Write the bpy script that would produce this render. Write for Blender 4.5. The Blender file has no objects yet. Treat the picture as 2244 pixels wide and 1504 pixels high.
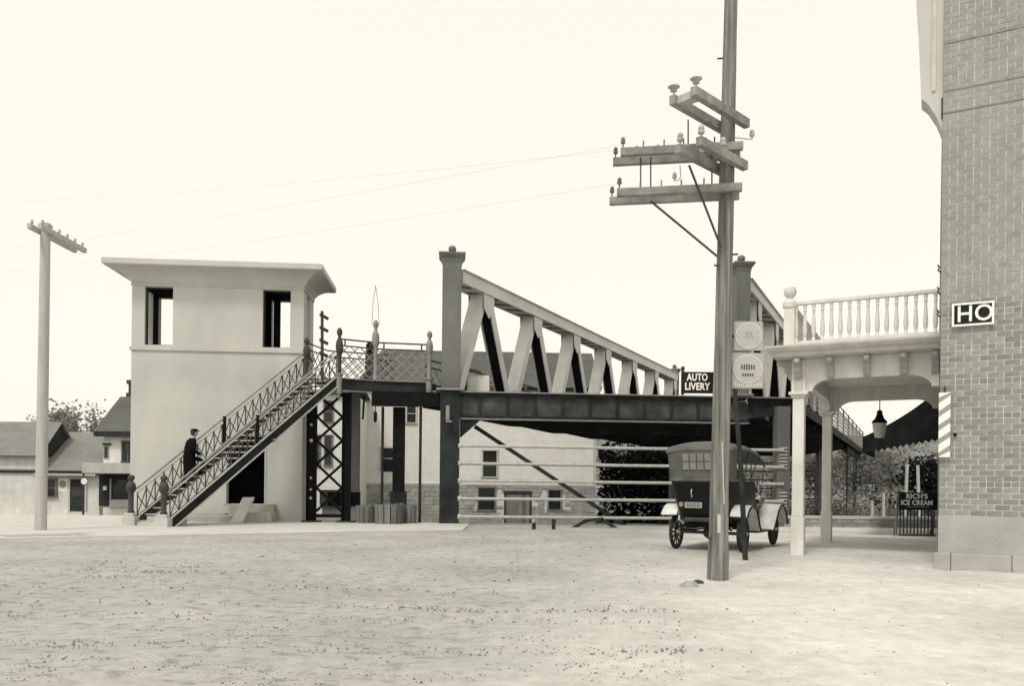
import bpy, bmesh, math, random
from mathutils import Vector, Matrix, noise
R = math.radians
random.seed(11)
SC = bpy.context.scene
COL = SC.collection
V = Vector

# ------------------------------------------------------------------ camera, sky, sun, exposure
F, CX, CY, ROLL, EYE = 1750.0, 1121.0, 1056.0, 0.0105, 1.4
cam_d = bpy.data.cameras.new('camera'); cam = bpy.data.objects.new('camera', cam_d); COL.objects.link(cam)
cam_d.sensor_fit = 'HORIZONTAL'; cam_d.sensor_width = 36; cam_d.lens = 36 * F / 2244
cam_d.shift_x = (1122 - CX) / 2244; cam_d.shift_y = (CY - 752) / 2244
cam_d.clip_end = 1500
cam.matrix_world = Matrix.Translation((0, 0, EYE)) @ Matrix.Rotation(R(90), 4, 'X') @ Matrix.Rotation(ROLL, 4, 'Z')
SC.camera = cam

SUN_TO = V((-0.30, -0.60, 0.95)).normalized()
elev = math.asin(SUN_TO.z); azim = math.atan2(SUN_TO.x, SUN_TO.y)
W = bpy.data.worlds.new('World'); SC.world = W; W.use_nodes = True
nt = W.node_tree; nt.nodes.clear()
sky = nt.nodes.new('ShaderNodeTexSky'); sky.sky_type = 'NISHITA'; sky.sun_disc = False
sky.sun_elevation = elev; sky.sun_rotation = azim; sky.dust_density = 4.0; sky.air_density = 1.0
bw = nt.nodes.new('ShaderNodeRGBToBW')
mul = nt.nodes.new('ShaderNodeVectorMath'); mul.operation = 'MULTIPLY'; mul.inputs[1].default_value = (1.0, 0.965, 0.865)
comb = nt.nodes.new('ShaderNodeCombineXYZ')
veil = nt.nodes.new('ShaderNodeMix'); veil.data_type = 'RGBA'; veil.inputs[0].default_value = 0.80
veil.inputs[7].default_value = (10.5, 10.05, 8.95, 1)
bg = nt.nodes.new('ShaderNodeBackground'); bg.inputs[1].default_value = 0.1
wo = nt.nodes.new('ShaderNodeOutputWorld')
L_ = nt.links.new
L_(sky.outputs[0], bw.inputs[0])
for i in range(3): L_(bw.outputs[0], comb.inputs[i])
L_(comb.outputs[0], mul.inputs[0]); L_(mul.outputs[0], veil.inputs[6]); L_(veil.outputs[2], bg.inputs[0]); L_(bg.outputs[0], wo.inputs[0])

sun_d = bpy.data.lights.new('sun', 'SUN'); sun_d.energy = 1.5; sun_d.angle = R(10.0); sun_d.color = (1.0, 0.965, 0.90)
sun = bpy.data.objects.new('sun', sun_d); COL.objects.link(sun)
sun.rotation_euler = (-SUN_TO).to_track_quat('-Z', 'Y').to_euler(); sun.location = (-20, -30, 50)
SC.view_settings.view_transform = 'Standard'; SC.view_settings.look = 'None'
SC.view_settings.exposure = 0.2; SC.view_settings.gamma = 1.0
SC.render.engine = 'CYCLES'

# ------------------------------------------------------------------ helpers
def at(u, v, Z):
    du, dv = u - CX, v - CY
    return V(((du + ROLL * dv) * Z / F, Z, EYE - (dv - ROLL * du) * Z / F))
def gz(x, y):
    t = min(max((y - 17) / 9, 0), 1); return -0.12 * t * t * (3 - 2 * t)
def gnd(u, v):
    dv = (v - CY) - ROLL * (u - CX)
    Z = F * EYE / dv
    for _ in range(4): Z = F * (EYE - gz(0, Z)) / dv
    p = at(u, v, Z); return p
def hit(u, v, P, N):
    d = at(u, v, 1.0) - V((0, 0, EYE)); o = V((0, 0, EYE))
    return o + d * ((V(P) - o).dot(N) / d.dot(N))

def tone(g):
    if g < .06: k = (.86, 1.0, 1.0)
    elif g < .2: k = (.97, 1.0, .95)
    else: k = (1.0, .995, .93)
    return tuple(min(g * q, .95) for q in k) + (1,)

MATS = {}
def mat(name, g, rough=.8, var=.15, scale=3., bump=0., bscale=None, stretch=(1, 1, 1), rnd=0., metal=0., detail=6., blot=0., bscl=.6, spec=.4):
    if name in MATS: return MATS[name]
    m = bpy.data.materials.new(name); m.use_nodes = True; n = m.node_tree; N = n.nodes; l = n.links.new
    b = N['Principled BSDF']; b.inputs['Roughness'].default_value = rough; b.inputs['Metallic'].default_value = metal
    b.inputs['Specular IOR Level'].default_value = spec
    tc = N.new('ShaderNodeTexCoord'); mp = N.new('ShaderNodeMapping'); mp.inputs['Scale'].default_value = stretch
    l(tc.outputs['Object'], mp.inputs[0])
    no = N.new('ShaderNodeTexNoise'); no.inputs['Scale'].default_value = scale; no.inputs['Detail'].default_value = detail
    l(mp.outputs[0], no.inputs[0])
    mr = N.new('ShaderNodeMapRange'); mr.inputs[1].default_value = .28; mr.inputs[2].default_value = .72
    mr.inputs[3].default_value = 1 - var; mr.inputs[4].default_value = 1 + var
    l(no.outputs[0], mr.inputs[0]); val = mr.outputs[0]
    def times(a, bsock):
        x = N.new('ShaderNodeMath'); x.operation = 'MULTIPLY'; l(a, x.inputs[0]); l(bsock, x.inputs[1]); return x.outputs[0]
    if blot:
        n2 = N.new('ShaderNodeTexNoise'); n2.inputs['Scale'].default_value = bscl; n2.inputs['Detail'].default_value = 5
        l(mp.outputs[0], n2.inputs[0])
        m2 = N.new('ShaderNodeMapRange'); m2.inputs[1].default_value = .35; m2.inputs[2].default_value = .65
        m2.inputs[3].default_value = 1 - blot; m2.inputs[4].default_value = 1 + blot * .5
        l(n2.outputs[0], m2.inputs[0]); val = times(val, m2.outputs[0])
    if rnd:
        oi = N.new('ShaderNodeObjectInfo'); m3 = N.new('ShaderNodeMapRange')
        m3.inputs[3].default_value = 1 - rnd; m3.inputs[4].default_value = 1 + rnd
        l(oi.outputs['Random'], m3.inputs[0]); val = times(val, m3.outputs[0])
    mx = N.new('ShaderNodeVectorMath'); mx.operation = 'SCALE'; mx.inputs[0].default_value = tone(g)[:3]
    l(val, mx.inputs['Scale']); l(mx.outputs[0], b.inputs['Base Color'])
    if bump:
        n3 = N.new('ShaderNodeTexNoise'); n3.inputs['Scale'].default_value = bscale or scale * 4; n3.inputs['Detail'].default_value = 5
        l(mp.outputs[0], n3.inputs[0])
        bp = N.new('ShaderNodeBump'); bp.inputs['Strength'].default_value = bump; bp.inputs['Distance'].default_value = .05
        l(n3.outputs[0], bp.inputs['Height']); l(bp.outputs[0], b.inputs['Normal'])
    MATS[name] = m; return m

class MB:
    def __init__(s): s.v = []; s.f = []
    def add(s, vs, fs):
        k = len(s.v); s.v += [tuple(p) for p in vs]; s.f += [tuple(i + k for i in f) for f in fs]; return s
    def hexa(s, p):   # 8 points: bottom ring 0-3, top ring 4-7
        return s.add(p, [(3, 2, 1, 0), (4, 5, 6, 7), (0, 1, 5, 4), (1, 2, 6, 5), (2, 3, 7, 6), (3, 0, 4, 7)])
    def box(s, a, b):
        x0, y0, z0 = a; x1, y1, z1 = b
        return s.hexa([(x0, y0, z0), (x1, y0, z0), (x1, y1, z0), (x0, y1, z0), (x0, y0, z1), (x1, y0, z1), (x1, y1, z1), (x0, y1, z1)])
    def beam(s, p, q, w, h, side=None):
        p, q = V(p), V(q); d = (q - p).normalized()
        if side is None:
            side = d.cross(V((0, 0, 1)))
            if side.length < 1e-4: side = V((1, 0, 0))
        side = V(side); side = (side - d * side.dot(d)).normalized(); up = side.cross(d)
        a, b = side * w / 2, up * h / 2
        return s.hexa([p - a - b, p + a - b, q + a - b, q - a - b, p - a + b, p + a + b, q + a + b, q - a + b])
    def tube(s, pts, r, n=8, cap=True):
        pts = [V(p) for p in pts]; m = len(pts); rr = r if isinstance(r, (list, tuple)) else [r] * m
        k = len(s.v); prev = None
        for i, p in enumerate(pts):
            d = (pts[min(i + 1, m - 1)] - pts[max(i - 1, 0)]).normalized()
            if prev is None:
                a = d.cross(V((0, 0, 1)))
                if a.length < 1e-3: a = V((1, 0, 0))
            else: a = prev - d * prev.dot(d)
            a.normalize(); prev = a; b = d.cross(a)
            for j in range(n):
                t = 2 * math.pi * j / n; s.v.append(tuple(p + (a * math.cos(t) + b * math.sin(t)) * rr[i]))
        for i in range(m - 1):
            for j in range(n):
                j2 = (j + 1) % n; s.f.append((k + i * n + j, k + (i + 1) * n + j, k + (i + 1) * n + j2, k + i * n + j2))
        if cap:
            s.f.append(tuple(k + j for j in range(n))); s.f.append(tuple(k + (m - 1) * n + j for j in reversed(range(n))))
        return s
    def lathe(s, prof, c=(0, 0, 0), n=12, rot=0):
        k = len(s.v); c = V(c)
        for r, z in prof:
            for j in range(n):
                t = 2 * math.pi * (j + .5) / n + rot; s.v.append((c.x + r * math.cos(t), c.y + r * math.sin(t), c.z + z))
        for i in range(len(prof) - 1):
            for j in range(n):
                j2 = (j + 1) % n; s.f.append((k + i * n + j, k + i * n + j2, k + (i + 1) * n + j2, k + (i + 1) * n + j))
        s.f.append(tuple(k + j for j in reversed(range(n)))); s.f.append(tuple(k + (len(prof) - 1) * n + j for j in range(n)))
        return s
    def extr(s, poly, vec):
        n = len(poly); vec = V(vec); a = [V(p) for p in poly]; b = [p + vec for p in a]
        return s.add(a + b, [tuple(reversed(range(n))), tuple(range(n, 2 * n))] + [(i, (i + 1) % n, n + (i + 1) % n, n + i) for i in range(n)])
    def loft(s, rings, close=True, caps=True):
        k = len(s.v); n = len(rings[0])
        for r in rings: s.v += [tuple(p) for p in r]
        for i in range(len(rings) - 1):
            for j in range(n if close else n - 1):
                j2 = (j + 1) % n; s.f.append((k + i * n + j, k + i * n + j2, k + (i + 1) * n + j2, k + (i + 1) * n + j))
        if caps and close:
            s.f.append(tuple(k + j for j in reversed(range(n)))); s.f.append(tuple(k + (len(rings) - 1) * n + j for j in range(n)))
        return s
    def panel(s, x0, x1, z0, z1, y0, y1, holes):   # wall with rectangular openings
        xs = sorted({x0, x1} | {min(max(q, x0), x1) for h in holes for q in h[:2]}); zs = sorted({z0, z1} | {min(max(q, z0), z1) for h in holes for q in h[2:]})
        for i in range(len(xs) - 1):
            for j in range(len(zs) - 1):
                cx, cz = (xs[i] + xs[i + 1]) / 2, (zs[j] + zs[j + 1]) / 2
                if not any(h[0] < cx < h[1] and h[2] < cz < h[3] for h in holes): s.box((xs[i], y0, zs[j]), (xs[i + 1], y1, zs[j + 1]))
        return s
    def xf(s, M):
        s.v = [tuple(M @ V(p)) for p in s.v]; return s
    def mesh(s, name, m, smooth=False, ang=40, bevel=0, off=None):
        me = bpy.data.meshes.new(name)
        vs = s.v if off is None else [tuple(V(p) - off) for p in s.v]
        me.from_pydata(vs, [], s.f); me.materials.append(m)
        bm = bmesh.new(); bm.from_mesh(me)
        bmesh.ops.recalc_face_normals(bm, faces=bm.faces)
        if bevel: bmesh.ops.bevel(bm, geom=list(bm.edges), offset=bevel, segments=1, affect='EDGES')
        bm.to_mesh(me); bm.free()
        if smooth: me.shade_smooth(); me.set_sharp_from_angle(angle=R(ang))
        me.update(); return me
    def build(s, name, m, parent=None, smooth=False, ang=40, bevel=0, world=True):
        off = None
        if parent is not None and world:
            root = parent
            while root.parent: root = root.parent
            if root.rotation_euler.z == 0: off = V(root.location)
        o = bpy.data.objects.new(name, s.mesh(name, m, smooth, ang, bevel, off)); COL.objects.link(o)
        o.parent = parent; return o

def tag(o, label, cat=None, group=None, kind=None):
    if label: o['label'] = label
    if cat: o['category'] = cat
    if group: o['group'] = group
    if kind: o['kind'] = kind
    return o
def thing(name, label, cat, loc=(0, 0, 0), rz=0., group=None):
    o = bpy.data.objects.new(name, None); COL.objects.link(o); o.empty_display_size = .3
    o.location = loc; o.rotation_euler = (0, 0, rz); return tag(o, label, cat, group)
def frame(loc, rz):
    return Matrix.Translation(loc) @ Matrix.Rotation(rz, 4, 'Z')
def dup(root, loc=None, rz=None, label=None):
    r = root.copy(); COL.objects.link(r)
    if loc is not None: r.location = loc
    if rz is not None: r.rotation_euler = (0, 0, rz)
    if label: r['label'] = label
    for ch in list(root.children):
        c = ch.copy(); COL.objects.link(c); c.parent = r
        for g in ch.children:
            d = g.copy(); COL.objects.link(d); d.parent = c
    return r
def text_mesh(txt, size, depth, sx=1., bold=0.):
    cu = bpy.data.curves.new('lettering', 'FONT'); cu.body = txt; cu.size = size; cu.extrude = depth; cu.offset = bold
    cu.align_x = 'CENTER'; cu.align_y = 'CENTER'; cu.resolution_u = 3; cu.space_character = 1.05
    o = bpy.data.objects.new('lettering', cu); COL.objects.link(o)
    bpy.context.view_layer.update()
    dg = bpy.context.evaluated_depsgraph_get(); me = bpy.data.meshes.new_from_object(o.evaluated_get(dg))
    bpy.data.objects.remove(o); bpy.data.curves.remove(cu)
    me.transform(Matrix.Diagonal((sx, 1, 1, 1))); return me
def letters(txt, size, M, m, parent, sx=1., bold=0., depth=.004, label=None):
    me = text_mesh(txt, size, depth, sx, bold); me.transform(M @ Matrix.Rotation(R(90), 4, 'X')); me.materials.clear(); me.materials.append(m)
    o = bpy.data.objects.new('lettering', me); COL.objects.link(o); o.parent = parent
    if label: o['label'] = label
    return o
def lattice(mb, p0, p1, q0, q1, sp, w=.03, d=.012, lean=1.0, vert=0.):
    """crossing bars between the bottom line p0-p1 and the top line q0-q1"""
    p0, p1, q0, q1 = V(p0), V(p1), V(q0), V(q1); Ln = (p1 - p0).length; h = (q0 - p0).length; dx = h * lean
    def P(x, t): return (p0.lerp(p1, x / Ln)).lerp(q0.lerp(q1, x / Ln), t)
    n = int((Ln + dx) / sp) + 2
    nrm = (p1 - p0).cross(q0 - p0).normalized()
    for sgn in (1, -1):
        for i in range(-n, 2 * n):
            x0 = i * sp; xa, xb = x0, x0 + sgn * dx; ta, tb = 0., 1.
            if sgn > 0: ta = max(0, (0 - x0) / dx); tb = min(1, (Ln - x0) / dx)
            else: ta = max(0, (x0 - Ln) / dx); tb = min(1, x0 / dx)
            if tb - ta < .05: continue
            a, b = P(x0 + sgn * dx * ta, ta), P(x0 + sgn * dx * tb, tb)
            o = nrm * (.007 if sgn > 0 else -.007)
            mb.beam(a + o, b + o, w, d, side=nrm.cross(b - a))
    if vert:
        k = max(1, round(Ln / vert))
        for i in range(k + 1):
            x = Ln * i / k; mb.beam(P(x, 0), P(x, 1), w, d * 2.4, side=(p1 - p0))
NEWEL = [(.085, 0), (.085, .06), (.062, .09), (.062, .52), (.078, .56), (.105, .60), (.112, .70), (.098, .77), (.07, .80), (.05, .83), (.045, .86), (.075, .89), (.085, .93), (.07, .97), (.03, 1.0)]
def newel(mb, x, y, z, h, k=1.0):
    mb.lathe([(r * k, t * h) for r, t in NEWEL], (x, y, z), 10)

# ------------------------------------------------------------------ materials
M_ground = mat('packed_dirt', .44, .97, .22, 4.5, .55, 22, detail=9, blot=.15, bscl=.45)
def dusty(m):
    N = m.node_tree.nodes; l = m.node_tree.links.new; b = N['Principled BSDF']; src = b.inputs['Base Color'].links[0].from_socket
    tc = N.new('ShaderNodeTexCoord'); sp = N.new('ShaderNodeSeparateXYZ'); l(tc.outputs['Object'], sp.inputs[0])
    def ma(op, a, bb):
        x = N.new('ShaderNodeMath'); x.operation = op
        for i, q in enumerate((a, bb)):
            if isinstance(q, (int, float)): x.inputs[i].default_value = q
            else: l(q, x.inputs[i])
        return x.outputs[0]
    no = N.new('ShaderNodeTexNoise'); no.inputs['Scale'].default_value = .35; no.inputs['Detail'].default_value = 6; l(tc.outputs['Object'], no.inputs[0])
    d = ma('ADD', ma('SUBTRACT', sp.outputs[0], ma('MULTIPLY', sp.outputs[1], .28)), ma('MULTIPLY', no.outputs[0], 2.4))
    mr = N.new('ShaderNodeMapRange'); mr.interpolation_type = 'SMOOTHSTEP'; mr.inputs[1].default_value = -2.2; mr.inputs[2].default_value = 1.6; mr.inputs[3].default_value = .89; mr.inputs[4].default_value = 1.42; l(d, mr.inputs[0])
    # dark damp crumbs with their own noise shape, fading out in the pale dust
    n2 = N.new('ShaderNodeTexNoise'); n2.inputs['Scale'].default_value = 6.5; n2.inputs['Detail'].default_value = 9; mp = N.new('ShaderNodeMapping'); mp.inputs['Scale'].default_value = (.8, 1.25, 1); l(tc.outputs['Object'], mp.inputs[0]); l(mp.outputs[0], n2.inputs[0])
    m2 = N.new('ShaderNodeMapRange'); m2.inputs[1].default_value = .53; m2.inputs[2].default_value = .70; m2.inputs[3].default_value = 1.05; m2.inputs[4].default_value = .62; l(n2.outputs[0], m2.inputs[0])
    m3 = N.new('ShaderNodeMapRange'); m3.inputs[1].default_value = .92; m3.inputs[2].default_value = 1.15; l(mr.outputs[0], m3.inputs[0])
    mixf = N.new('ShaderNodeMix'); l(m3.outputs[0], mixf.inputs[0]); l(m2.outputs[0], mixf.inputs[2]); mixf.inputs[3].default_value = 1.
    sc = N.new('ShaderNodeVectorMath'); sc.operation = 'SCALE'; l(src, sc.inputs[0]); l(ma('MULTIPLY', mr.outputs[0], mixf.outputs[0]), sc.inputs['Scale']); l(sc.outputs[0], b.inputs['Base Color'])
dusty(M_ground)
for q in M_ground.node_tree.nodes:
    if q.type == 'TEX_NOISE' and q.inputs['Scale'].default_value in (4.5, 22): q.inputs['Roughness'].default_value = .74
M_clod = mat('dirt_clod', .22, .95, .35, 3, spec=.1)
M_walk = mat('pale_concrete', .52, .9, .08, 2., .1, 20, blot=.06)
M_conc = mat('cabin_concrete', .52, .9, .06, 1.6, .12, 30, stretch=(1, 1, .55), blot=.10, bscl=.55)
M_base = mat('base_stone', .38, .92, .10, 3., .2, 20, blot=.12, bscl=1.2)
M_conc2 = mat('rough_concrete', .40, .95, .14, 3., .4, 18)
M_inner = mat('interior_shade', .012, .95, .3, 2, spec=.05)  # near-black colour stands in for the shade inside the cabin
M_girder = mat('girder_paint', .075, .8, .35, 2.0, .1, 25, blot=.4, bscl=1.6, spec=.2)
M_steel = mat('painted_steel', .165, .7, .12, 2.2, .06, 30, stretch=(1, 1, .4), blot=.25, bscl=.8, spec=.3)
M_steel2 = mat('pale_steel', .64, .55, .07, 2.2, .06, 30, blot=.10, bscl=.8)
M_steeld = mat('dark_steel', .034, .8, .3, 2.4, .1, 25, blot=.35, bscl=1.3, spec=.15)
M_iron = mat('iron_grey', .06, .75, .25, 4., .08, 25, spec=.2)
M_black = mat('black_iron', .010, .85, .3, 5., spec=.1)
M_rail = mat('pale_pipe', .44, .45, .15, 5., .05, 20)
M_railmid = mat('rail_paint', .24, .5, .15, 5.)
M_tread = mat('tread_steel', .42, .7, .2, 5.)
M_pole = mat('weathered_pole', .25, .92, .50, 3.4, .9, 12, stretch=(7, 7, .28), blot=.28, bscl=.9)
M_arm = mat('crossarm_wood', .27, .92, .25, 6., .4, 18, blot=.2, bscl=2.)
M_pole2 = mat('grey_pole', .46, .9, .15, 3.0, .4, 14, stretch=(6, 6, .35))
M_wood = mat('weathered_timber', .16, .9, .25, 4., .4, 18, stretch=(1, 1, .2), rnd=.3)
M_plank = mat('fresh_plank', .52, .85, .12, 4., .2, 20)
M_darkwood = mat('dark_timber', .04, .9, .3, 4., spec=.15)
M_white = mat('white_paint', .68, .65, .10, 6., .12, 30, stretch=(1, 1, .4), blot=.10, bscl=2.2)
M_trim = mat('trim_paint', .50, .65, .12, 6., .12, 30, stretch=(1, 1, .5), blot=.10, bscl=2.)
M_cons = mat('console_paint', .36, .7, .12, 6., .1, 30)
M_siding = mat('siding_paint', .70, .75, .06, 2., .05, 20, blot=.05)
M_glass = mat('window_glass', .02, .12, .3, 1.)
M_stone = mat('rubble_stone', .34, .95, .25, 3., .5, 9, blot=.2, bscl=1.2)
M_mortar = mat('mortar', .60, .95, .16, 5.)
M_brick = mat('face_brick', .28, .92, .16, 7., .3, 60, rnd=.18, blot=.10, bscl=1.1)
M_brickw = mat('brick_wall_side', .25, .9, .2, 8.)
M_roof = mat('slate_roof', .12, .85, .2, 6., .3, 20, stretch=(1, 1, 2.5), blot=.15)
M_roofl = mat('shingle_roof', .24, .9, .15, 7., .3, 20, stretch=(1, 1, 2.5), blot=.12)
M_sign = mat('sign_black', .018, .7, .3, 3., spec=.15)
M_letter = mat('sign_white', .86, .6, .05, 6.)
M_disc = mat('sign_pale', .46, .5, .08, 8., blot=.08)
M_disc2 = mat('sign_pale_ring', .40, .5, .08, 8., blot=.08)
M_canvas = mat('car_canvas', .12, .8, .25, 5., .2, 12, blot=.15, bscl=2)
M_carbody = mat('car_enamel', .009, .42, .3, 4., spec=.18)
M_fender = mat('glare_fender', .66, .6, .14, 5., blot=.12, bscl=3.)  # pale colour carries the bright sky glare on the fender tops
M_tyre = mat('worn_tyre', .035, .95, .25, 8., spec=.1)
M_brass = mat('polished_brass', .45, .25, .1, 6., metal=.8)
M_celluloid = mat('celluloid', .22, .3, .12, 5.)
M_awning = mat('awning_canvas', .02, .95, .4, 3., spec=.05)
M_bark = mat('bark', .10, .95, .3, 5.)
M_leaf = mat('leaf_dark', .018, .9, .45, 1.2, rnd=.1, spec=.05)
M_leaf2 = mat('leaf_mid', .27, .9, .35, .9, rnd=.12, spec=.05)
for m_ in (M_leaf, M_leaf2):
    N = m_.node_tree.nodes; l = m_.node_tree.links.new; b = N['Principled BSDF']; tb = N.new('ShaderNodeBsdfTranslucent'); ms = N.new('ShaderNodeMixShader'); ms.inputs[0].default_value = .5
    l(b.inputs['Base Color'].links[0].from_socket, tb.inputs[0]); l(b.outputs[0], ms.inputs[1]); l(tb.outputs[0], ms.inputs[2]); l(ms.outputs[0], N['Material Output'].inputs[0])
M_water = mat('canal_water', .03, .08, .2, .4, .15, 3)
M_hill = mat('hill_scrub', .17, .95, .45, .9, .6, 2., blot=.3, bscl=.12)
M_grass = mat('bank_grass', .16, .95, .3, 1.5)
M_skin = mat('skin', .35, .6, .08, 8.)
M_coat = mat('dark_coat', .009, .95, .25, 6., spec=.05)
M_glow = mat('opal_glass', .55, .25, .06, 12.)
M_strip = mat('stripe_grey', .30, .7, .05, 5.)

# ------------------------------------------------------------------ the setting
def edge_y(x):
    if x < -7.0: return 32.0
    if x < -6.4: return 32.0 + (x + 7.0) / .6 * (28.9 - 32.0)
    return 28.9
RUTS = ((9.6, .05, .030), (11.9, .10, .022), (14.6, -.04, .020), (7.4, .02, .020), (17.6, .16, .014))
def build_ground():
    xs = [-48 + i * .32 for i in range(301)]; vs = []; fs = []; ny = 420
    for j in range(ny + 1):
        t = j / ny
        for x in xs:
            y = -20 + (edge_y(x) + 20) * (t if t < .1 else .1 + (t - .1)); y = -20 + (edge_y(x) + 20) * t
            z = gz(x, y) + .028 * noise.noise((x * .5, y * .5, 0)) + .014 * noise.noise((x * 1.9, y * 1.9, 3)) + .004 * noise.noise((x * .5 + y * .1, y * 1.3, 7))
            z = gz(x, y) + (z - gz(x, y)) * (.3 + .7 * min(1, max(0, (2.2 + .28 * y - x) / 4)))
            for c0, k_, wob in RUTS:
                for o2 in (-.7, .7):
                    d = y - (c0 + k_ * x + o2 + .35 * noise.noise((x * .16, c0, 1))); d2 = d * d / .035
                    if d2 < 9: z += .55 * wob * (-math.exp(-d2) + .45 * math.exp(-(abs(d) - .3) ** 2 / .02))
            if y > 21: z = gz(x, y) + (z - gz(x, y)) * max(0, (24 - y) / 3)
            vs.append((x, y, z))
    n = len(xs)
    for j in range(ny):
        for i in range(n - 1): fs.append((j * n + i, j * n + i + 1, (j + 1) * n + i + 1, (j + 1) * n + i))
    m = MB(); m.add(vs, fs); o = m.build('ground', M_ground, smooth=True, ang=180); o['kind'] = 'structure'
build_ground()
def struct(o): o['kind'] = 'structure'; return o
m = MB()
m.extr([(-60, 32.0, -.14), (-7, 32, -.14), (-6.4, 28.9, -.14), (60, 28.9, -.14), (60, 29.4, -.14), (-6.1, 29.4, -.14), (-6.7, 32.5, -.14), (-60, 32.5, -.14)], (0, 0, -4.2))
struct(m.build('canal_wall', M_conc2))
m = MB(); m.add([(-200, 28, -3.2), (200, 28, -3.2), (200, 47, -3.2), (-200, 47, -3.2)], [(0, 1, 2, 3)]); struct(m.build('canal_water', M_water))
m = MB(); m.add([(-600, 46, -1.55), (600, 46, -1.55), (600, 900, -1.55), (-600, 900, -1.55)], [(0, 1, 2, 3)])
m.add([(-600, 45.99, -1.55), (600, 45.99, -1.55), (600, 45.99, -4.5), (-600, 45.99, -4.5)], [(0, 3, 2, 1)]); struct(m.build('far_bank_ground', M_grass))
# concrete apron in front of cabin and stair
def apron():
    near = [(-24, 13.2), (-18, 14.6), (-11.3, 17.6), (-7, 20.6), (-3.6, 22.9), (-1.45, 24.1)]
    far = [(-1.45, 28.2), (-6.3, 28.3), (-6.5, 30.8), (-14.2, 31.2), (-24, 31.0)]
    m = MB(); top = []
    pts = near + far
    m.extr([(x, y, gz(x, y) - .1) for x, y in pts], (0, 0, .135)); return struct(m.build('sidewalk', M_walk, bevel=.012))
apron()
# loose clods and stones of the unpaved street
def clods():
    m = MB(); rng = random.Random(5)
    def clod(x, y, r):
        z = gz(x, y) + .028 * noise.noise((x * .5, y * .5, 0))
        ring = [(x + r * (1 + .4 * rng.uniform(-1, 1)) * math.cos(a), y + r * (1 + .4 * rng.uniform(-1, 1)) * math.sin(a), z - .01) for a in (0, 1.26, 2.5, 3.77, 5.0)]
        tp = [(x + (px - x) * .55, y + (py - y) * .55, z + r * rng.uniform(.3, .6)) for px, py, _ in ring]
        m.loft([ring, tp])
    for _ in range(2600):
        u = rng.uniform(-40, 1500) if rng.random() < .93 else rng.uniform(1500, 2200)
        v = 1500 - abs(rng.gauss(0, 1)) * 150
        if u > 1150: v = 1500 - abs(rng.gauss(0, 1)) * 95 if rng.random() < .8 else rng.uniform(1180, 1500)
        if v < 1190: continue
        p = gnd(u, v); clod(p.x, p.y, min(abs(rng.gauss(0, .5)), 1.1) ** 1.8 * .015 * (p.y / 9) + .0007 * p.y)
    for cu, cv, su, sv, n in ((310, 1250, 110, 8, 230), (230, 1263, 60, 5, 90), (420, 1243, 40, 4, 80), (700, 1292, 60, 8, 60), (1080, 1250, 40, 5, 50), (1300, 1335, 90, 10, 110), (1060, 1340, 120, 10, 120), (900, 1330, 90, 12, 90), (1385, 1240, 12, 4, 16), (1200, 1180, 90, 14, 60), (560, 1390, 220, 25, 200)):
        for _ in range(n):
            u, v = rng.gauss(cu, su), rng.gauss(cv, sv)
            if v < 1172: continue
            p = gnd(u, v); clod(p.x, p.y, min(abs(rng.gauss(0, 1)), 2) * .0007 * p.y + .0005 * p.y)
    tag(m.build('dirt_clods', M_clod), 'small dark clods and stones scattered over the unpaved street', 'clods', kind='stuff')
clods()

# ------------------------------------------------------------------ operator's cabin
ALPHA = R(4.4)
CF = at(284, 1145, 27.95); CF.z = -.10
cab = thing('operator_cabin', 'pale concrete two-storey lift-bridge cabin with flared flat roof and open windows', 'cabin', CF, ALPHA)
cw, cd, th = 5.92, 2.0, .28
o_ = .10   # local z = world z + .10
wl, wr, dr = (.44, 1.40, 6.17, 8.21), (4.49, 5.46, 6.17, 8.21), (3.30, 4.61, .60, 3.0)
m = MB(); m.panel(0, cw, 0, 8.3, 0, th, [wl, wr, dr])
m.panel(0, cw, 0, 8.3, cd - th, cd, [(.30, 1.34, 6.17, 8.21), (4.42, 5.50, 6.17, 8.21)])
for x0, x1 in ((0, th), (cw - th, cw)):
    p = MB(); p.panel(th, cd - th, 0, 8.3, x0, x1, [(.62, 1.34, 6.17, 8.21)]); p.v = [(b, a, c) for a, b, c in p.v]; m.add(p.v, p.f)
body = m.build('wall', M_conc, cab)
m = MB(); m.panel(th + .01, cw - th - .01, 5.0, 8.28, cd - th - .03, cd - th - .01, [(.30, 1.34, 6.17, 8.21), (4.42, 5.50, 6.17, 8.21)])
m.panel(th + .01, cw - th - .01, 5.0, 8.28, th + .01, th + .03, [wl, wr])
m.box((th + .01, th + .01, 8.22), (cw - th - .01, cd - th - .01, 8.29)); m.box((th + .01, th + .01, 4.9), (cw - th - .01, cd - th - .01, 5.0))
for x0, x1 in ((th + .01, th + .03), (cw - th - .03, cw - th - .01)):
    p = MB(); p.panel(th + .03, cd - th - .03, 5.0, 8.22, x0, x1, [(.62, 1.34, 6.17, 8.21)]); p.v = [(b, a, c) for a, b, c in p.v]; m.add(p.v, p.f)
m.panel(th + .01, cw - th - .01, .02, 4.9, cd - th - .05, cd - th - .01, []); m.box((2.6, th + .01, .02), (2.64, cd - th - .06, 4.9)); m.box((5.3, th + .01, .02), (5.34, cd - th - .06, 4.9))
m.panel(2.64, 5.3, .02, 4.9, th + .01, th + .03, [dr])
m.build('shade_lining', M_inner, cab)  # added sheets that paint the rooms as dark as their shade
m = MB()
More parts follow.
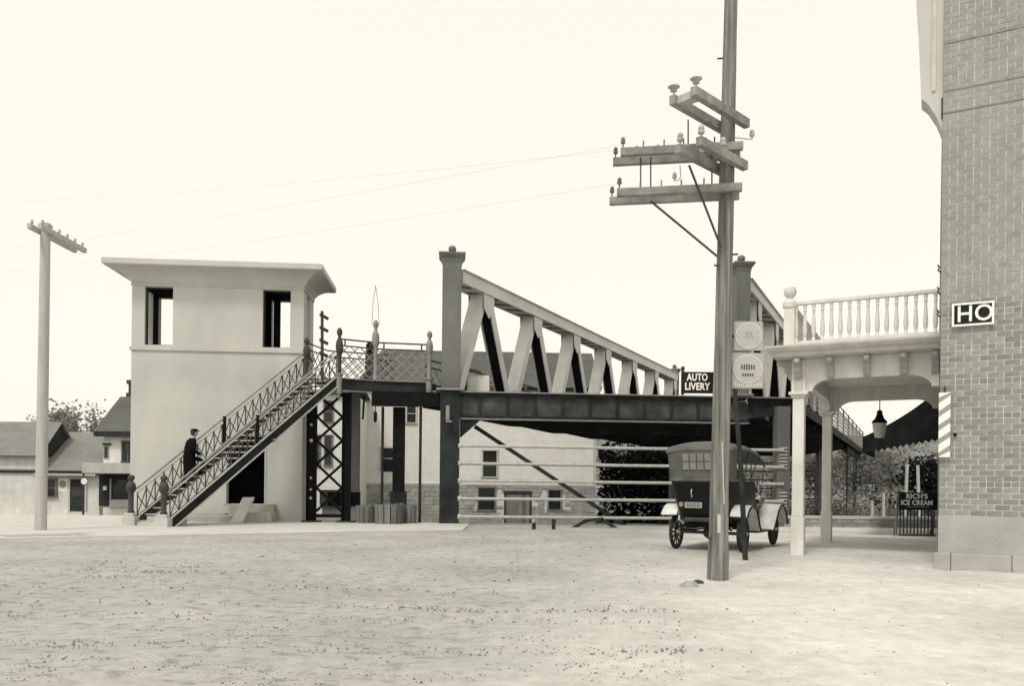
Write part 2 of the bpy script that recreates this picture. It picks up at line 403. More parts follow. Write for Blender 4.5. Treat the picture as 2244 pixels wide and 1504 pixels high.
for a in ((-.06, cw + .06, 5.98, 6.10), (-.035, cw + .035, 8.25, 8.31)):
    o2 = -a[0]; m.box((-o2, -o2, a[2]), (cw + o2, -.002, a[3])); m.box((-o2, cd + .002, a[2]), (cw + o2, cd + o2, a[3]))
    m.box((-o2, -.002, a[2]), (-.002, cd + .002, a[3])); m.box((cw + .002, -.002, a[2]), (cw + o2, cd + .002, a[3]))
m.build('string_course', M_conc, cab)
def rect(o, z): return [(-o, -o, z), (cw + o, -o, z), (cw + o, cd + o, z), (-o, cd + o, z)]
m = MB(); m.loft([rect(*q) for q in ((0.0, 8.31), (.05, 8.40), (.16, 8.55), (.34, 8.68), (.56, 8.76), (.66, 8.78))]); m.build('soffit', M_conc, cab)
m = MB(); m.loft([rect(*q) for q in ((.70, 8.782), (.74, 8.82), (.74, 8.99), (.70, 9.02), (-.6, 9.10))]); m.build('roof', M_conc, cab)
for (x0, x1, z0, z1) in (wl, wr):
    m = MB(); t = .05
    m.box((x0, .12, z0), (x0 + t, .20, z1)); m.box((x1 - t * .6, .12, z0), (x1, .20, z1)); m.box((x0 + t, .12, z1 - t), (x1 - t * .6, .20, z1)); m.box((x0 + t, .12, z0), (x1 - t * .6, .20, z0 + .03))
    m.build('window_frame', M_darkwood, cab)
for q in (((.36, 1.0, 5.0), (.46, 1.1, 8.22)), ((4.58, 1.30, 5.0), (4.80, 1.5, 8.22))): m = MB(); m.box(*q); m.build('inner_post', M_inner, cab)
m = MB()
x0, x1, z0, z1 = dr
m.box((x0 - .10, -.025, z0 - .02), (x0, .0, z1)); m.box((x1, -.025, z0 - .02), (x1 + .05, 0, z1)); m.build('door_casing', M_conc, cab)
FRC = frame(CF, ALPHA)
def cabpt(x, y, z): return FRC @ V((x, y, z))

# broken concrete entrance steps and leaning plank
st = thing('entrance_steps', 'broken concrete doorstep blocks below the dark cabin doorway', 'steps', cabpt(2.3, -1.1, .0), ALPHA)
for (x0, y0, z0, x1, y1, z1) in ((0, -.2, -.02, 1.55, .5, .24), (1.62, -.25, -.02, 2.85, .55, .36), (1.2, .55, -.02, 2.75, 1.08, .62), (-.1, .6, -.02, 1.1, 1.0, .3)):
    m = MB(); m.box((x0, y0, z0), (x1, y1, z1)); o = m.build('block', M_conc2, st, bevel=.03)
a, b = at(545, 1092, 27.0), at(517, 1160, 25.9); b.z = gz(b.x, b.y) + .06
m = MB(); m.beam(a, b, .40, .06, side=(1, .1, .15))
pl = thing('leaning_plank', 'pale wooden plank leaning on the broken doorstep of the cabin', 'plank', (b.x, b.y, b.z)); m.build('board', M_plank, pl)

# ------------------------------------------------------------------ stair
A0, B0, RUN = V((-11.5, 24.3, 0)), V((-10.2, 23.6, 0)), V((4.27, 3.7, 0))
def zs(t): return .12 + 4.93 * t          # top of the stringers
def SP(base, t, dz=0): p = base + RUN * t; p.z = zs(t) + dz; return p
stair = thing('steel_stair', 'long steel stair with lattice railings rising across the front of the cabin', 'stair', (B0.x, B0.y, 0))
WV = (B0 - A0); nside = V((RUN.y, -RUN.x, 0)).normalized()
for base, mt in ((A0, M_iron), (B0, M_steeld)):
    m = MB(); m.beam(SP(base, -.02, -.2), SP(base, 1.0, -.2), .03, .34, side=nside); sg = m.build('stringer', mt, stair)
    m = MB(); m.beam(SP(base, -.02, -.02) + nside * .05, SP(base, 1.0, -.02) + nside * .05, .14, .03, side=nside); m.beam(SP(base, -.0, -.385) + nside * .05, SP(base, 1.0, -.385) + nside * .05, .14, .03, side=nside)
    m.build('flange', M_rail, sg)
    m = MB()
    for k in range(26): p = SP(base, .02 + k / 26.5, -.06); m.beam(p + nside * .02, p + nside * .035, .035, .035)
    m.build('rivets', M_black, sg)['kind'] = 'stuff'
NT = 25
for k in range(NT):
    t = (k + .3) / NT; dt = .30 / RUN.length
    a, b = A0 + RUN * t, B0 + RUN * t; e = RUN * dt; z = zs(t) - .08
    a = a + WV * .02; b = b - WV * .02
    m = MB(); m.hexa([(a.x, a.y, z - .04), (b.x, b.y, z - .04), (b.x + e.x, b.y + e.y, z - .04), (a.x + e.x, a.y + e.y, z - .04), (a.x, a.y, z), (b.x, b.y, z), (b.x + e.x, b.y + e.y, z), (a.x + e.x, a.y + e.y, z)])
    m.build('tread', M_tread, stair)
for base, mt in ((A0, M_iron), (B0, M_railmid)):
    m = MB(); m.tube([SP(base, .015, .86), SP(base, .985, .86)], .030, 8); m.build('handrail', M_railmid, stair, smooth=True)
    m = MB(); m.tube([SP(base, .015, .72), SP(base, .985, .72)], .026, 8); m.build('lower_rail', M_rail, stair, smooth=True)
    m = MB(); lattice(m, SP(base, .02, .03), SP(base, .98, .03), SP(base, .02, .70), SP(base, .98, .70), .34, .028, .012, lean=.55, vert=.34)
    tag(m.build('lattice', M_iron, stair), None, kind='stuff')
    m = MB(); p = SP(base, .49); m.beam((p.x, p.y, p.z - .1), (p.x, p.y, p.z + .9), .09, .09); m.build('mid_post', M_black, stair)
m = MB(); p = SP(B0, .52, .80); q = SP(B0, .58, .04) + nside * .14; m.beam(p, q, .03, .04); m.build('brace', M_railmid, stair)
m = MB(); p = SP(B0, .585, -.33); m.beam(p, p + nside * .2, .1, .05); m.build('brace_lug', M_railmid, stair)
for base, t, zb, h in ((A0, 0, .30, 1.18), (B0, 0, .30, 1.18), (A0, 1.0, 4.75, 1.62), (B0, 1.0, 4.55, 2.05)):
    m = MB(); p = base + RUN * (t - .012 if t == 0 else t); newel(m, p.x, p.y, zb, h, 1.25 if t == 0 else 1.15)
    m.build('newel_post', M_iron if t == 0 else M_iron, stair, smooth=True)
    if t == 0:
        m = MB(); m.box((p.x - .2, p.y - .2, -.12), (p.x + .2, p.y + .2, .22)); m.box((p.x - .14, p.y - .14, .22), (p.x + .14, p.y + .14, .32)); m.build('pedestal', M_walk, stair, bevel=.015)
for k in range(2):
    a, b = A0 + WV * .18 - RUN * (.01 - .05 * k), B0 - WV * .18 - RUN * (.01 - .05 * k); e = RUN * .1
    m = MB(); z = .06 + .17 * k
    m.hexa([(a.x, a.y, -.1), (b.x, b.y, -.1), (b.x + e.x, b.y + e.y, -.1), (a.x + e.x, a.y + e.y, -.1), (a.x, a.y, z), (b.x, b.y, z), (b.x + e.x, b.y + e.y, z), (a.x + e.x, a.y + e.y, z)])
    m.build('concrete_step', M_walk, stair)

# ------------------------------------------------------------------ landing and its supports
A1, B1 = A0 + RUN, B0 + RUN
N2 = at(822, 900, 27.95); N3 = at(940, 900, 28.3)
FL = 4.90
lan = thing('stair_landing', 'raised steel landing with diamond lattice railing between cabin and bridge', 'landing', (N2.x, N2.y, FL))
poly = [(A1.x, A1.y), (B1.x, B1.y), (N2.x, N2.y), (N3.x, N3.y), (-2.55, 30.3), (-5.3, 30.4), (-6.9, 29.7)]
m = MB(); m.extr([(x, y, FL - .07) for x, y in poly], (0, 0, .07)); m.build('floor', M_iron, lan)
for a, b in ((B1, N2), (N2, N3)):
    d = (b - a).normalized(); n_ = V((d.y, -d.x, 0)); a2, b2 = V((a.x, a.y, 0)), V((b.x, b.y, 0))
    m = MB(); m.beam(a2 + V((0, 0, FL - .24)), b2 + V((0, 0, FL - .24)), .03, .40); eb = m.build('edge_beam', M_steeld, lan)
    m = MB(); m.beam(a2 + n_ * .06 + V((0, 0, FL - .445)), b2 + n_ * .06 + V((0, 0, FL - .445)), .16, .03); m.beam(a2 + n_ * .04 + V((0, 0, FL - .02)), b2 + n_ * .04 + V((0, 0, FL - .02)), .12, .03); m.build('flange', M_railmid, eb)
    za, zb, zc = FL + .05, FL + 1.10, FL + 1.32
    m = MB(); m.tube([(a.x, a.y, zc), (b.x, b.y, zc)], .028, 8); m.build('top_rail', M_iron, lan, smooth=True)
    m = MB(); m.tube([(a.x, a.y, zb), (b.x, b.y, zb)], .024, 8); m.build('lower_rail', M_iron, lan, smooth=True)
    m = MB(); lattice(m, (a.x, a.y, za), (b.x, b.y, za), (a.x, a.y, zb), (b.x, b.y, zb), .36, .034, .012, lean=1.0); tag(m.build('lattice', M_railmid, lan), None, kind='stuff')
    m = MB()
    for t in (.15, .85): p = a2.lerp(b2, t); m.beam((p.x, p.y, zb), (p.x, p.y, zc), .05, .03)
    m.build('rail_block', M_iron, lan)
for p, zb, h in ((N2, FL - .75, 2.85), (N3, FL - .75, 2.55)):
    m = MB(); newel(m, p.x, p.y - .03, FL, h - .75, 1.15); m.build('newel_post', M_railmid, lan, smooth=True)
for p in (B1, N3):
    m = MB(); m.lathe([(.04, -.72), (.075, -.66), (.04, -.60), (.10, -.56), (.12, .04), (.16, .06), (.16, .12)], (p.x, p.y - .06, FL), 10); m.build('pendant', M_railmid, lan, smooth=True)
bk = [(A1.x, A1.y), (-6.9, 29.7), (-5.3, 30.4), (-4.5, 30.6)]
for i in range(3):
    a, b = V((*bk[i], 0)), V((*bk[i + 1], 0))
    m = MB(); m.tube([a + V((0, 0, FL + 1.3)), b + V((0, 0, FL + 1.3))], .026, 8); m.tube([a + V((0, 0, FL + 1.08)), b + V((0, 0, FL + 1.08))], .024, 8); m.build('back_rail', M_iron, lan, smooth=True)
    m = MB(); lattice(m, a + V((0, 0, FL + .05)), b + V((0, 0, FL + .05)), a + V((0, 0, FL + 1.08)), b + V((0, 0, FL + 1.08)), .36, .03, .012); tag(m.build('back_lattice', M_iron, lan), None, kind='stuff')
# control box, bail and hanging weight on the landing
p = at(811, 800, 28.9)
t_ = thing('control_box', 'dark grey control pedestal standing on the landing behind the middle newel', 'control box', (p.x, p.y, FL))
m = MB(); m.box((p.x - .16, p.y - .12, FL), (p.x + .16, p.y + .12, FL + 1.1)); m.build('pedestal', M_iron, t_, bevel=.02)
m = MB(); m.box((p.x - .13, p.y - .14, FL + 1.1), (p.x + .11, p.y + .10, FL + 1.42)); m.box((p.x - .09, p.y - .1, FL + 1.42), (p.x + .05, p.y + .06, FL + 1.5)); m.build('head', M_black, t_, bevel=.015)
q = at(823, 628, 28.1); b = at(815, 712, 28.1); c = at(831, 712, 28.1)
m = MB(); m.tube([b, b.lerp(q, .55) + V((-.03, 0, 0)), q, q + V((0, 0, .05)), c.lerp(q, .55) + V((.03, 0, 0)), c], .011, 6)
tag(m.build('wire_bail', M_railmid), 'thin inverted-V wire loop standing above the middle newel of the landing', 'wire')
p = at(823, 870, 27.8)
t_ = thing('hanging_weight', 'small dark weight on a cord hanging under the landing', 'weight', (p.x, p.y, p.z - 1))
m = MB(); m.tube([(p.x, p.y, FL - .46), (p.x, p.y, p.z - .50)], .014, 6); m.build('cord', M_black, t_)
m = MB(); m.lathe([(.02, 0), (.06, .07), (.065, .33), (.02, .40)], (p.x, p.y, p.z - .9), 8); m.build('weight', M_black, t_, smooth=True)
a, b = at(798, 868, 28.0), at(795, 920, 28.0)
m = MB(); m.beam(a, b, .12, .05); m.beam((a.x + .1, a.y, a.z + .05), (a.x + .05, a.y, FL - .45), .04, .04)
tag(m.build('hanging_bar', M_black), 'short dark iron bar hanging below the left end of the girder', 'iron bar')

sup = thing('landing_tower', 'black laced steel trestle carrying the landing beside the cabin', 'trestle', (-6.3, 27.8, -.06))
XL, XR, ZY = at(684, 1000, 27.75).x, at(760, 1000, 27.75).x, 27.75
for x in (XL, XR):
    w_ = .34 if x == XL else .30
    m = MB(); m.box((x - w_ / 2, ZY - .02, -.06), (x + w_ / 2, ZY + .02, FL - .47)); m.box((x - w_ / 2, ZY - .14, -.06), (x - w_ / 2 + .025, ZY - .02, FL - .47)); m.box((x + w_ / 2 - .025, ZY - .14, -.06), (x + w_ / 2, ZY - .02, FL - .47))
    m.build('column', M_black, sup)
    m = MB(); m.box((x - .3, ZY - .25, -.09), (x + .3, ZY + .25, -.03)); m.build('foot_plate', M_iron, sup)
lv = [.30, 1.12, 1.94, 2.76, 3.58, 4.38]
for i in range(5):
    for s_ in (0, 1):
        a, b = (XL + .17, lv[i]), (XR - .15, lv[i + 1])
        if s_: a, b = (XL + .17, lv[i + 1]), (XR - .15, lv[i])
        m = MB(); m.beam((a[0], ZY - .03 - .03 * s_, a[1]), (b[0], ZY - .03 - .03 * s_, b[1]), .02, .09, side=(0, 1, 0)); m.build('lacing_bar', M_black, sup)
m = MB(); m.box((XL + .17, ZY - .05, .08), (XR - .15, ZY + .03, .2)); m.build('sill', M_black, sup)
for k, (z, s) in enumerate(((.75, .06), (1.45, .05), (2.75, .07), (3.3, .05), (1.05, .05))):
    m = MB(); m.lathe([(s, 0), (s * .6, .03)], (0, 0, 0), 8); m.xf(Matrix.Translation((XL - .03, ZY - .02, z)) @ Matrix.Rotation(R(90), 4, 'X')); m.build('bolt_head', M_rail, sup)
p = at(779, 1000, 29.0)
m = MB(); m.box((p.x - .14, p.y - .14, .95), (p.x + .14, p.y + .14, FL - .1)); m.build('grey_column', M_steel, sup)
m = MB(); m.box((p.x - .95, p.y - .2, .45), (p.x + .16, p.y + .2, .95)); m.build('beam_box', M_black, sup)
m = MB(); m.box((p.x - .12, p.y - .12, -.12), (p.x + .12, p.y + .12, .45)); m.build('stub', M_conc2, sup)

# dark guide column and pipes under the girder, wooden tubs
gp = at(874, 1000, 28.45)
gc = thing('guide_column', 'black steel guide column rising from the wooden tubs under the landing', 'column', (gp.x, gp.y, -.12))
m = MB(); m.box((gp.x - .2, gp.y - .15, .55), (gp.x + .2, gp.y + .15, 4.0)); m.build('shaft', M_black, gc)
m = MB(); m.box((gp.x - .27, gp.y - .2, .2), (gp.x + .27, gp.y + .2, 1.0)); m.build('shoe', M_steeld, gc)
m = MB(); m.box((gp.x - .62, gp.y - .1, 1.70), (gp.x - .2, gp.y + .1, 2.05)); m.build('arm', M_black, gc)
for i, (u, lab, zb) in enumerate(((838, 'thin dark pipe standing left of the black guide column', .3), (921, 'thin dark pipe standing between guide column and bridge leg', -.12))):
    p = at(u, 1000, 28.3); m = MB(); m.tube([(p.x, p.y, zb), (p.x, p.y, 4.0)], .05, 8)
    tag(m.build('steel_pipe', M_steeld, smooth=True), lab, 'pipe')
def tub(u, wpx, Z, h, lab, n):
    p = at(u, 1150, Z); r = wpx * Z / F / 2; z0 = -.10
    t = thing('wooden_tub', lab, 'tub', (p.x, p.y, z0), group='wooden tubs at the column foot')
    for k in range(n):
        a0, a1 = 2 * math.pi * (k + .07) / n, 2 * math.pi * (k + .93) / n; hh = h + random.uniform(-.02, .02)
        def pt(r_, a, z): return (p.x + r_ * math.cos(a), p.y + r_ * math.sin(a), z)
        m = MB(); m.hexa([pt(r * .95, a0, z0), pt(r * .95, a1, z0), pt(r * .88, a1, z0), pt(r * .88, a0, z0), pt(r, a0, z0 + hh), pt(r, a1, z0 + hh), pt(r * .92, a1, z0 + hh), pt(r * .92, a0, z0 + hh)])
        m.build('stave', M_wood, t)
    m = MB(); m.lathe([(r * .88, 0), (r * .92, h - .1)], (p.x, p.y, z0), 14); m.build('shade_fill', M_black, t)  # black core paints the shade seen through the stave gaps
tub(801, 44, 27.6, .62, 'left wooden stave tub beside the trestle foot', 12)
tub(853, 66, 27.3, .70, 'large middle wooden stave tub in front of the guide column', 14)
tub(897, 32, 27.75, .64, 'right small wooden stave tub beside the guide column', 10)

# ------------------------------------------------------------------ lift bridge
S = V((.446, .895, 0)).normalized(); PN = V((S.y, -S.x, 0))          # along the bridge, across it
QV = V((math.cos(ALPHA), math.sin(ALPHA), 0))                        # along the skewed portal
BL = V((-2.16, 28.0, 0)); BR = V((8.2, 28.8, 0)); LT = 29.6
br = thing('lift_bridge', 'raised steel lift bridge with two sloping-view trusses, capped end posts and dark portal girder', 'bridge', (BL.x, BL.y, -.12))
FB = lambda p: V((p.x, p.y, 0))
def up(p, z): return V((p.x, p.y, z))
def obox(m, c, w, d, z0, z1, ax=QV):
    ay = V((-ax.y, ax.x, 0)); a, b = ax * w / 2, ay * d / 2
    m.hexa([up(c - a - b, z0), up(c + a - b, z0), up(c + a + b, z0), up(c - a + b, z0), up(c - a - b, z1), up(c + a - b, z1), up(c + a + b, z1), up(c - a + b, z1)])
def ring(c, w, d, z, ax=QV):
    ay = V((-ax.y, ax.x, 0)); a, b = ax * w / 2, ay * d / 2
    return [up(c - a - b, z), up(c + a - b, z), up(c + a + b, z), up(c - a + b, z)]
def rivets(m, pts, n, r=.018):
    n = V(n)
    for p in pts: m.beam(V(p), V(p) + n * .012, r * 2, r * 2)
for base, w_ in ((BL, .66), (BR, .48)):
    m = MB(); obox(m, base, w_, .62, 4.62, 9.05); ep = m.build('end_post', M_steel, br)
    m = MB(); m.loft([ring(base, w_ + .02, .64, 9.02), ring(base, w_ + .06, .68, 9.12), ring(base, w_ + .26, .86, 9.27), ring(base, w_ + .27, .87, 9.33), ring(base, w_ - .1, .4, 9.37)]); m.build('cap', M_steel, ep)
    m = MB(); m.lathe([(.05, 0), (.05, .04), (.12, .09), (.145, .17), (.12, .25), (.04, .30)], up(base, 9.36), 12); m.build('ball_finial', M_steel, ep, smooth=True)
    fn = V((QV.y, -QV.x, 0)); m = MB()
    for sx in (-.42, .42):
        rivets(m, [up(base + QV * (w_ * sx) + fn * .31, 4.75 + k * .2) for k in range(22)], fn)
    m.build('rivets', M_steel, ep)['kind'] = 'stuff'
    m = MB(); obox(m, base - QV * .03, w_ + .3, .8, 4.55, 4.62); m.build('bearing_plate', M_railmid, ep)
m = MB(); obox(m, BL - QV * .02, .68, .5, -.12, 4.55); lg = m.build('leg', M_steeld, br)
RL = at(1712, 1000, 28.8); RL.z = 0
m = MB(); obox(m, RL, .47, .4, -.12, 4.2); m.build('leg', M_steel, br)
for z0 in (1.95, .35):
    m = MB()
    for k in range(7): obox(m, RL - V((0, .22, 0)), .30, .04, z0 + k * .12, z0 + k * .12 + .06)
    m.build('ladder_bars', M_rail, br)
m = MB(); p = at(981, 910, 27.5); m.beam((p.x, p.y, 3.5), (p.x, p.y, 4.0), .12, .06); m.beam((p.x - .05, p.y - .02, 3.45), (p.x + .15, p.y - .02, 3.45), .05, .06); m.build('latch', M_railmid, lg)
# portal girder
G0, G1 = BL - QV * 2.75, BR + QV * 2.2
fn = V((QV.y, -QV.x, 0)); GY = fn * .05
def gpt(t, z, o=0): return up(BL + QV * t + fn * o, z)
GW = (BR - BL).length
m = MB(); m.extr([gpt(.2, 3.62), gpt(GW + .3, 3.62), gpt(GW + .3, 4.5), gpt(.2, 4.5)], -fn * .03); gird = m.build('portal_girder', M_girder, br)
m = MB()
for z, w_ in ((4.52, .40), (3.58, .34)): m.beam(gpt(.2, z), gpt(GW + 2.2 if z > 4 else GW + .3, z), w_, .04)
m.build('flange', M_railmid, gird)
m = MB(); m.beam(gpt(.2, 3.655, .085), gpt(GW + .3, 3.655, .085), .02, .11); m.beam(gpt(.2, 4.44, .085), gpt(GW + .3, 4.44, .085), .02, .12); m.build('flange_angle', M_steeld, gird)
m = MB()
for k in range(int(GW / .16)):
    for z in (3.655, 4.44): rivets(m, [gpt(.3 + k * .16, z, .096)], fn, .014)
m.build('rivets', M_steeld, gird)['kind'] = 'stuff'
k = 0; t = 1.0
while t < GW:
    m = MB(); m.beam(gpt(t, 3.71, .05), gpt(t, 4.38, .05), .09, .05, side=QV); m.build('stiffener', M_steeld, gird); t += .98
m = MB(); m.extr([gpt(-2.75, 4.0), gpt(-.3, 4.0), gpt(-.3, 4.5), gpt(-2.75, 4.5)], -fn * .3); m.build('girder_arm', M_black, gird)
m = MB(); m.extr([gpt(GW + .3, 3.75), gpt(GW + 2.1, 4.0), gpt(GW + 2.1, 4.5), gpt(GW + .3, 4.5)], -fn * .12); m.build('girder_arm', M_steeld, gird)
m = MB(); m.extr([gpt(.33, 2.9, .1), gpt(1.05, 3.55, .1), gpt(.33, 3.55, .1)], -fn * .12); m.build('knee_plate', M_steeld, br)
# trusses
ztop, zbot = 8.60, 4.15
tops = [2.15 + 4.42 * k for k in range(7)]; bots = [-.05 + 4.42 * k for k in range(7)] + [LT + .2]
for base, side in ((BL, 1), (BR, -1)):
    c = base + PN * (.0)
    def T(t, z, o=0.): return up(c + S * t + PN * o, z)
    m = MB(); m.beam(T(.25, ztop), T(LT - .2, ztop), .60, .46, side=PN); tch = m.build('top_chord', M_steel2, br)
    m = MB(); m.beam(T(.25, ztop + .245), T(LT - .2, ztop + .245), .74, .03, side=PN)
    m.beam(T(.25, ztop - .245, .33), T(LT - .2, ztop - .245, .33), .10, .03, side=PN); m.beam(T(.25, ztop - .245, -.33), T(LT - .2, ztop - .245, -.33), .10, .03, side=PN); m.build('flange', M_steel2, tch)
    m = MB()
    for k in range(110): rivets(m, [T(.4 + k * .26, ztop + .17, .30), T(.4 + k * .26, ztop - .17, .30)], PN, .016)
    m.build('rivets', M_steel2, tch)['kind'] = 'stuff'
    m = MB()
    for k in range(28): m.beam(T(.5 + k * 1.04, ztop - .245, -.25), T(1.0 + k * 1.04, ztop - .245, .25), .07, .025)
    m.build('lacing', M_steeld, tch)['kind'] = 'stuff'
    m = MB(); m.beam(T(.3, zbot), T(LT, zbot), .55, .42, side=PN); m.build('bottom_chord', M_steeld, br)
    for k, t in enumerate(tops):
        for tb in (bots[k], bots[k + 1] if k + 1 < len(bots) else LT):
            near = tb < t
            a, b = T(t + (-.12 if near else .12), ztop - .2), T(tb + (.18 if near else -.18), zbot + .15)
            m = MB(); m.beam(a + PN * .24, b + PN * .24, .04, .34, side=PN); m.beam(a - PN * .24, b - PN * .24, .04, .34, side=PN)
            d = (b - a).normalized(); nn = PN.cross(d)
            if nn.z < 0: nn = -nn
            if near: m.beam(a + nn * .15, b + nn * .15, .44, .03, side=PN)
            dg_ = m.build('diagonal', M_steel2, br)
            if not near: m = MB(); m.beam(a + nn * .12, b + nn * .12, .43, .03, side=PN); m.beam(a - nn * .05, b - nn * .05, .43, .02, side=PN); m.build('shaded_web', M_black, dg_)  # black web paints in the shade of the downward-facing channel
        for s2 in (1, -1):
            m = MB(); zt = ztop - .18
            m.extr([T(t - .42, zt, .315 * s2), T(t + .42, zt, .315 * s2), T(t + .38, zt - .62, .315 * s2), T(t, zt - .95, .315 * s2), T(t - .38, zt - .62, .315 * s2)], PN * (.02 * s2)); g = m.build('gusset_plate', M_steel2, br)
            if k < 4 and s2 == 1:
                m = MB(); rivets(m, [T(t + dx, zt - dz, .335) for dx in (-.28, -.1, .1, .28) for dz in (.08, .22, .36, .5)], PN, .022); m.build('rivets', M_steel2, g)['kind'] = 'stuff'
    for k, t in enumerate(bots[1:-1]):
        m = MB(); m.extr([T(t - .5, zbot - .15, .30), T(t + .5, zbot - .15, .30), T(t + .42, zbot + .75, .30), T(t + .1, zbot + 1.0, .30), T(t - .42, zbot + .75, .30)], PN * .02); m.build('gusset_plate', M_steel2, br)
    m = MB(); obox(m, c + S * LT, .5, .5, -4, 8.95); fe = m.build('far_post', M_steel, br)
    m = MB(); m.loft([ring(c + S * LT, .52, .52, 8.9), ring(c + S * LT, .75, .75, 9.15), ring(c + S * LT, .4, .4, 9.25)]); m.lathe([(.04, 0), (.13, .1), (.15, .18), (.03, .3)], up(c + S * LT, 9.22), 10); m.build('cap', M_steel, fe)
# floor beams, deck, sidewalks
for k, t in enumerate(bots[1:]):
    a = BL + S * t; b = BR + S * t; W_ = (b - a).length
    def X(s_, z): return up(a.lerp(b, s_), z)
    m = MB(); m.extr([X(-.18, 3.95), X(0, 3.62), X(.05, 3.60), X(.17, 3.36), X(.83, 3.36), X(.95, 3.60), X(1, 3.62), X(1.18, 3.95), X(1.18, 4.3), X(-.18, 4.3)], S * .25); m.build('floor_beam', M_steeld, br)
for s_ in (.12, .27, .42, .58, .73, .88):
    a = BL.lerp(BR, s_); m = MB(); m.beam(up(a + S * .2, 4.0), up(a + S * LT, 4.0), .14, .5); m.build('stringer', M_steeld, br)
m = MB(); m.extr([up(BL + S * .2, 4.3), up(BR + S * .2, 4.3), up(BR + S * (LT + .2), 4.3), up(BL + S * (LT + .2), 4.3)], (0, 0, .12)); m.build('deck', M_darkwood, br)
for sgn, base in ((-1, BL), (1, BR)):
    i0, i1 = base + QV * (.4 * sgn), base + QV * (2.15 * sgn)
    t0 = 2.2 if sgn < 0 else .3; LT0 = LT; LT_ = LT if sgn < 0 else 47.
    m = MB(); m.extr([up(i0 + S * t0, 4.35), up(i1 + S * t0, 4.35), up(i1 + S * LT_, 4.35), up(i0 + S * LT_, 4.35)], (0, 0, .12)); m.build('footway', M_darkwood, br)
    m = MB(); m.beam(up(i1 + S * t0, 4.32), up(i1 + S * LT_, 4.32), .06, .42); (sgn > 0 and m.beam(up(i1 - QV * .3 + S * LT, 4.0), up(i1 - QV * .3 + S * LT_, 4.0), .12, .75)); m.build('fascia', M_steeld, br)
    for z, r in ((5.95, .035), (5.68, .028)):
        m = MB(); m.tube([up(i1 + S * t0, z), up(i1 + S * LT_, z)], r, 6); m.build('footway_rail', M_iron, br)
    m = MB(); lattice(m, up(i1 + S * t0, 4.6), up(i1 + S * LT_, 4.6), up(i1 + S * t0, 5.68), up(i1 + S * LT_, 5.68), .45, .035, .012); tag(m.build('footway_lattice', M_railmid, br), None, kind='stuff')
    k = t0
    while k < LT_:
        m = MB(); m.beam(up(i1 + S * k, 4.4), up(i1 + S * k, 6.05), .07, .07); m.build('footway_post', M_railmid, br); k += 4.42
# sheave box and its little roof beside the left end post
p = at(1049, 835, 29.3)
t_ = thing('machinery_box', 'white machinery box standing on the girder behind the left end post', 'box', (p.x, p.y, 4.56))
m = MB(); m.box((p.x - .4, p.y - .3, 4.56), (p.x + .4, p.y + .3, 5.25)); m.build('case', M_white, t_, bevel=.02)
m = MB(); m.beam((p.x - .95, p.y - .1, 5.56), (p.x + .1, p.y - .1, 5.40), .7, .05); m.build('lid', M_steel, t_)
m = MB(); m.box((p.x - .85, p.y - .1, 4.56), (p.x - .45, p.y + .2, 5.5)); m.build('bracket', M_steel, t_)

# near gate
def gate(name, label, P0, P1, zr, r, mt, posts=None):
    t = thing(name, label, 'gate', (P0.x, P0.y, zr[-1]))
    for z in zr:
        m = MB(); m.tube([up(P0, z), up(P0.lerp(P1, .5), z - .008), up(P1, z)], r, 8); m.build('rail', mt, t, smooth=True)
    return t
gy = fn * .34
P0, P1 = BL + QV * .30 + gy, BL + QV * (RL - BL).dot(QV) + gy
ng = gate('road_gate', 'long near gate of five pale horizontal pipe rails closing the road under the bridge', P0, P1, [2.62, 2.01, 1.41, .79, .16], .055, M_rail)
for k, z in enumerate([2.62, 2.01, 1.41, .79, .16]):
    m = MB(); m.lathe([(.09, -.02), (.09, .1)], (0, 0, 0), 8); m.xf(Matrix.Translation(up(P0, z)) @ Matrix.Rotation(R(90), 4, 'Y')); m.build('collar', M_rail, ng)
a, b = at(1040, 935, 28.75), at(1370, 1153, 28.75)
m = MB(); m.beam(a, b, .1, .14); m.build('stay', M_darkwood, ng)
fg0, fg1 = BL + S * (LT + 1), BR + S * (LT + 1)
gate('far_gate', 'far gate of thin dark rails at the other end of the bridge', fg0, fg1, [2.9, 2.3, 1.7, 1.1, .4], .045, M_iron)

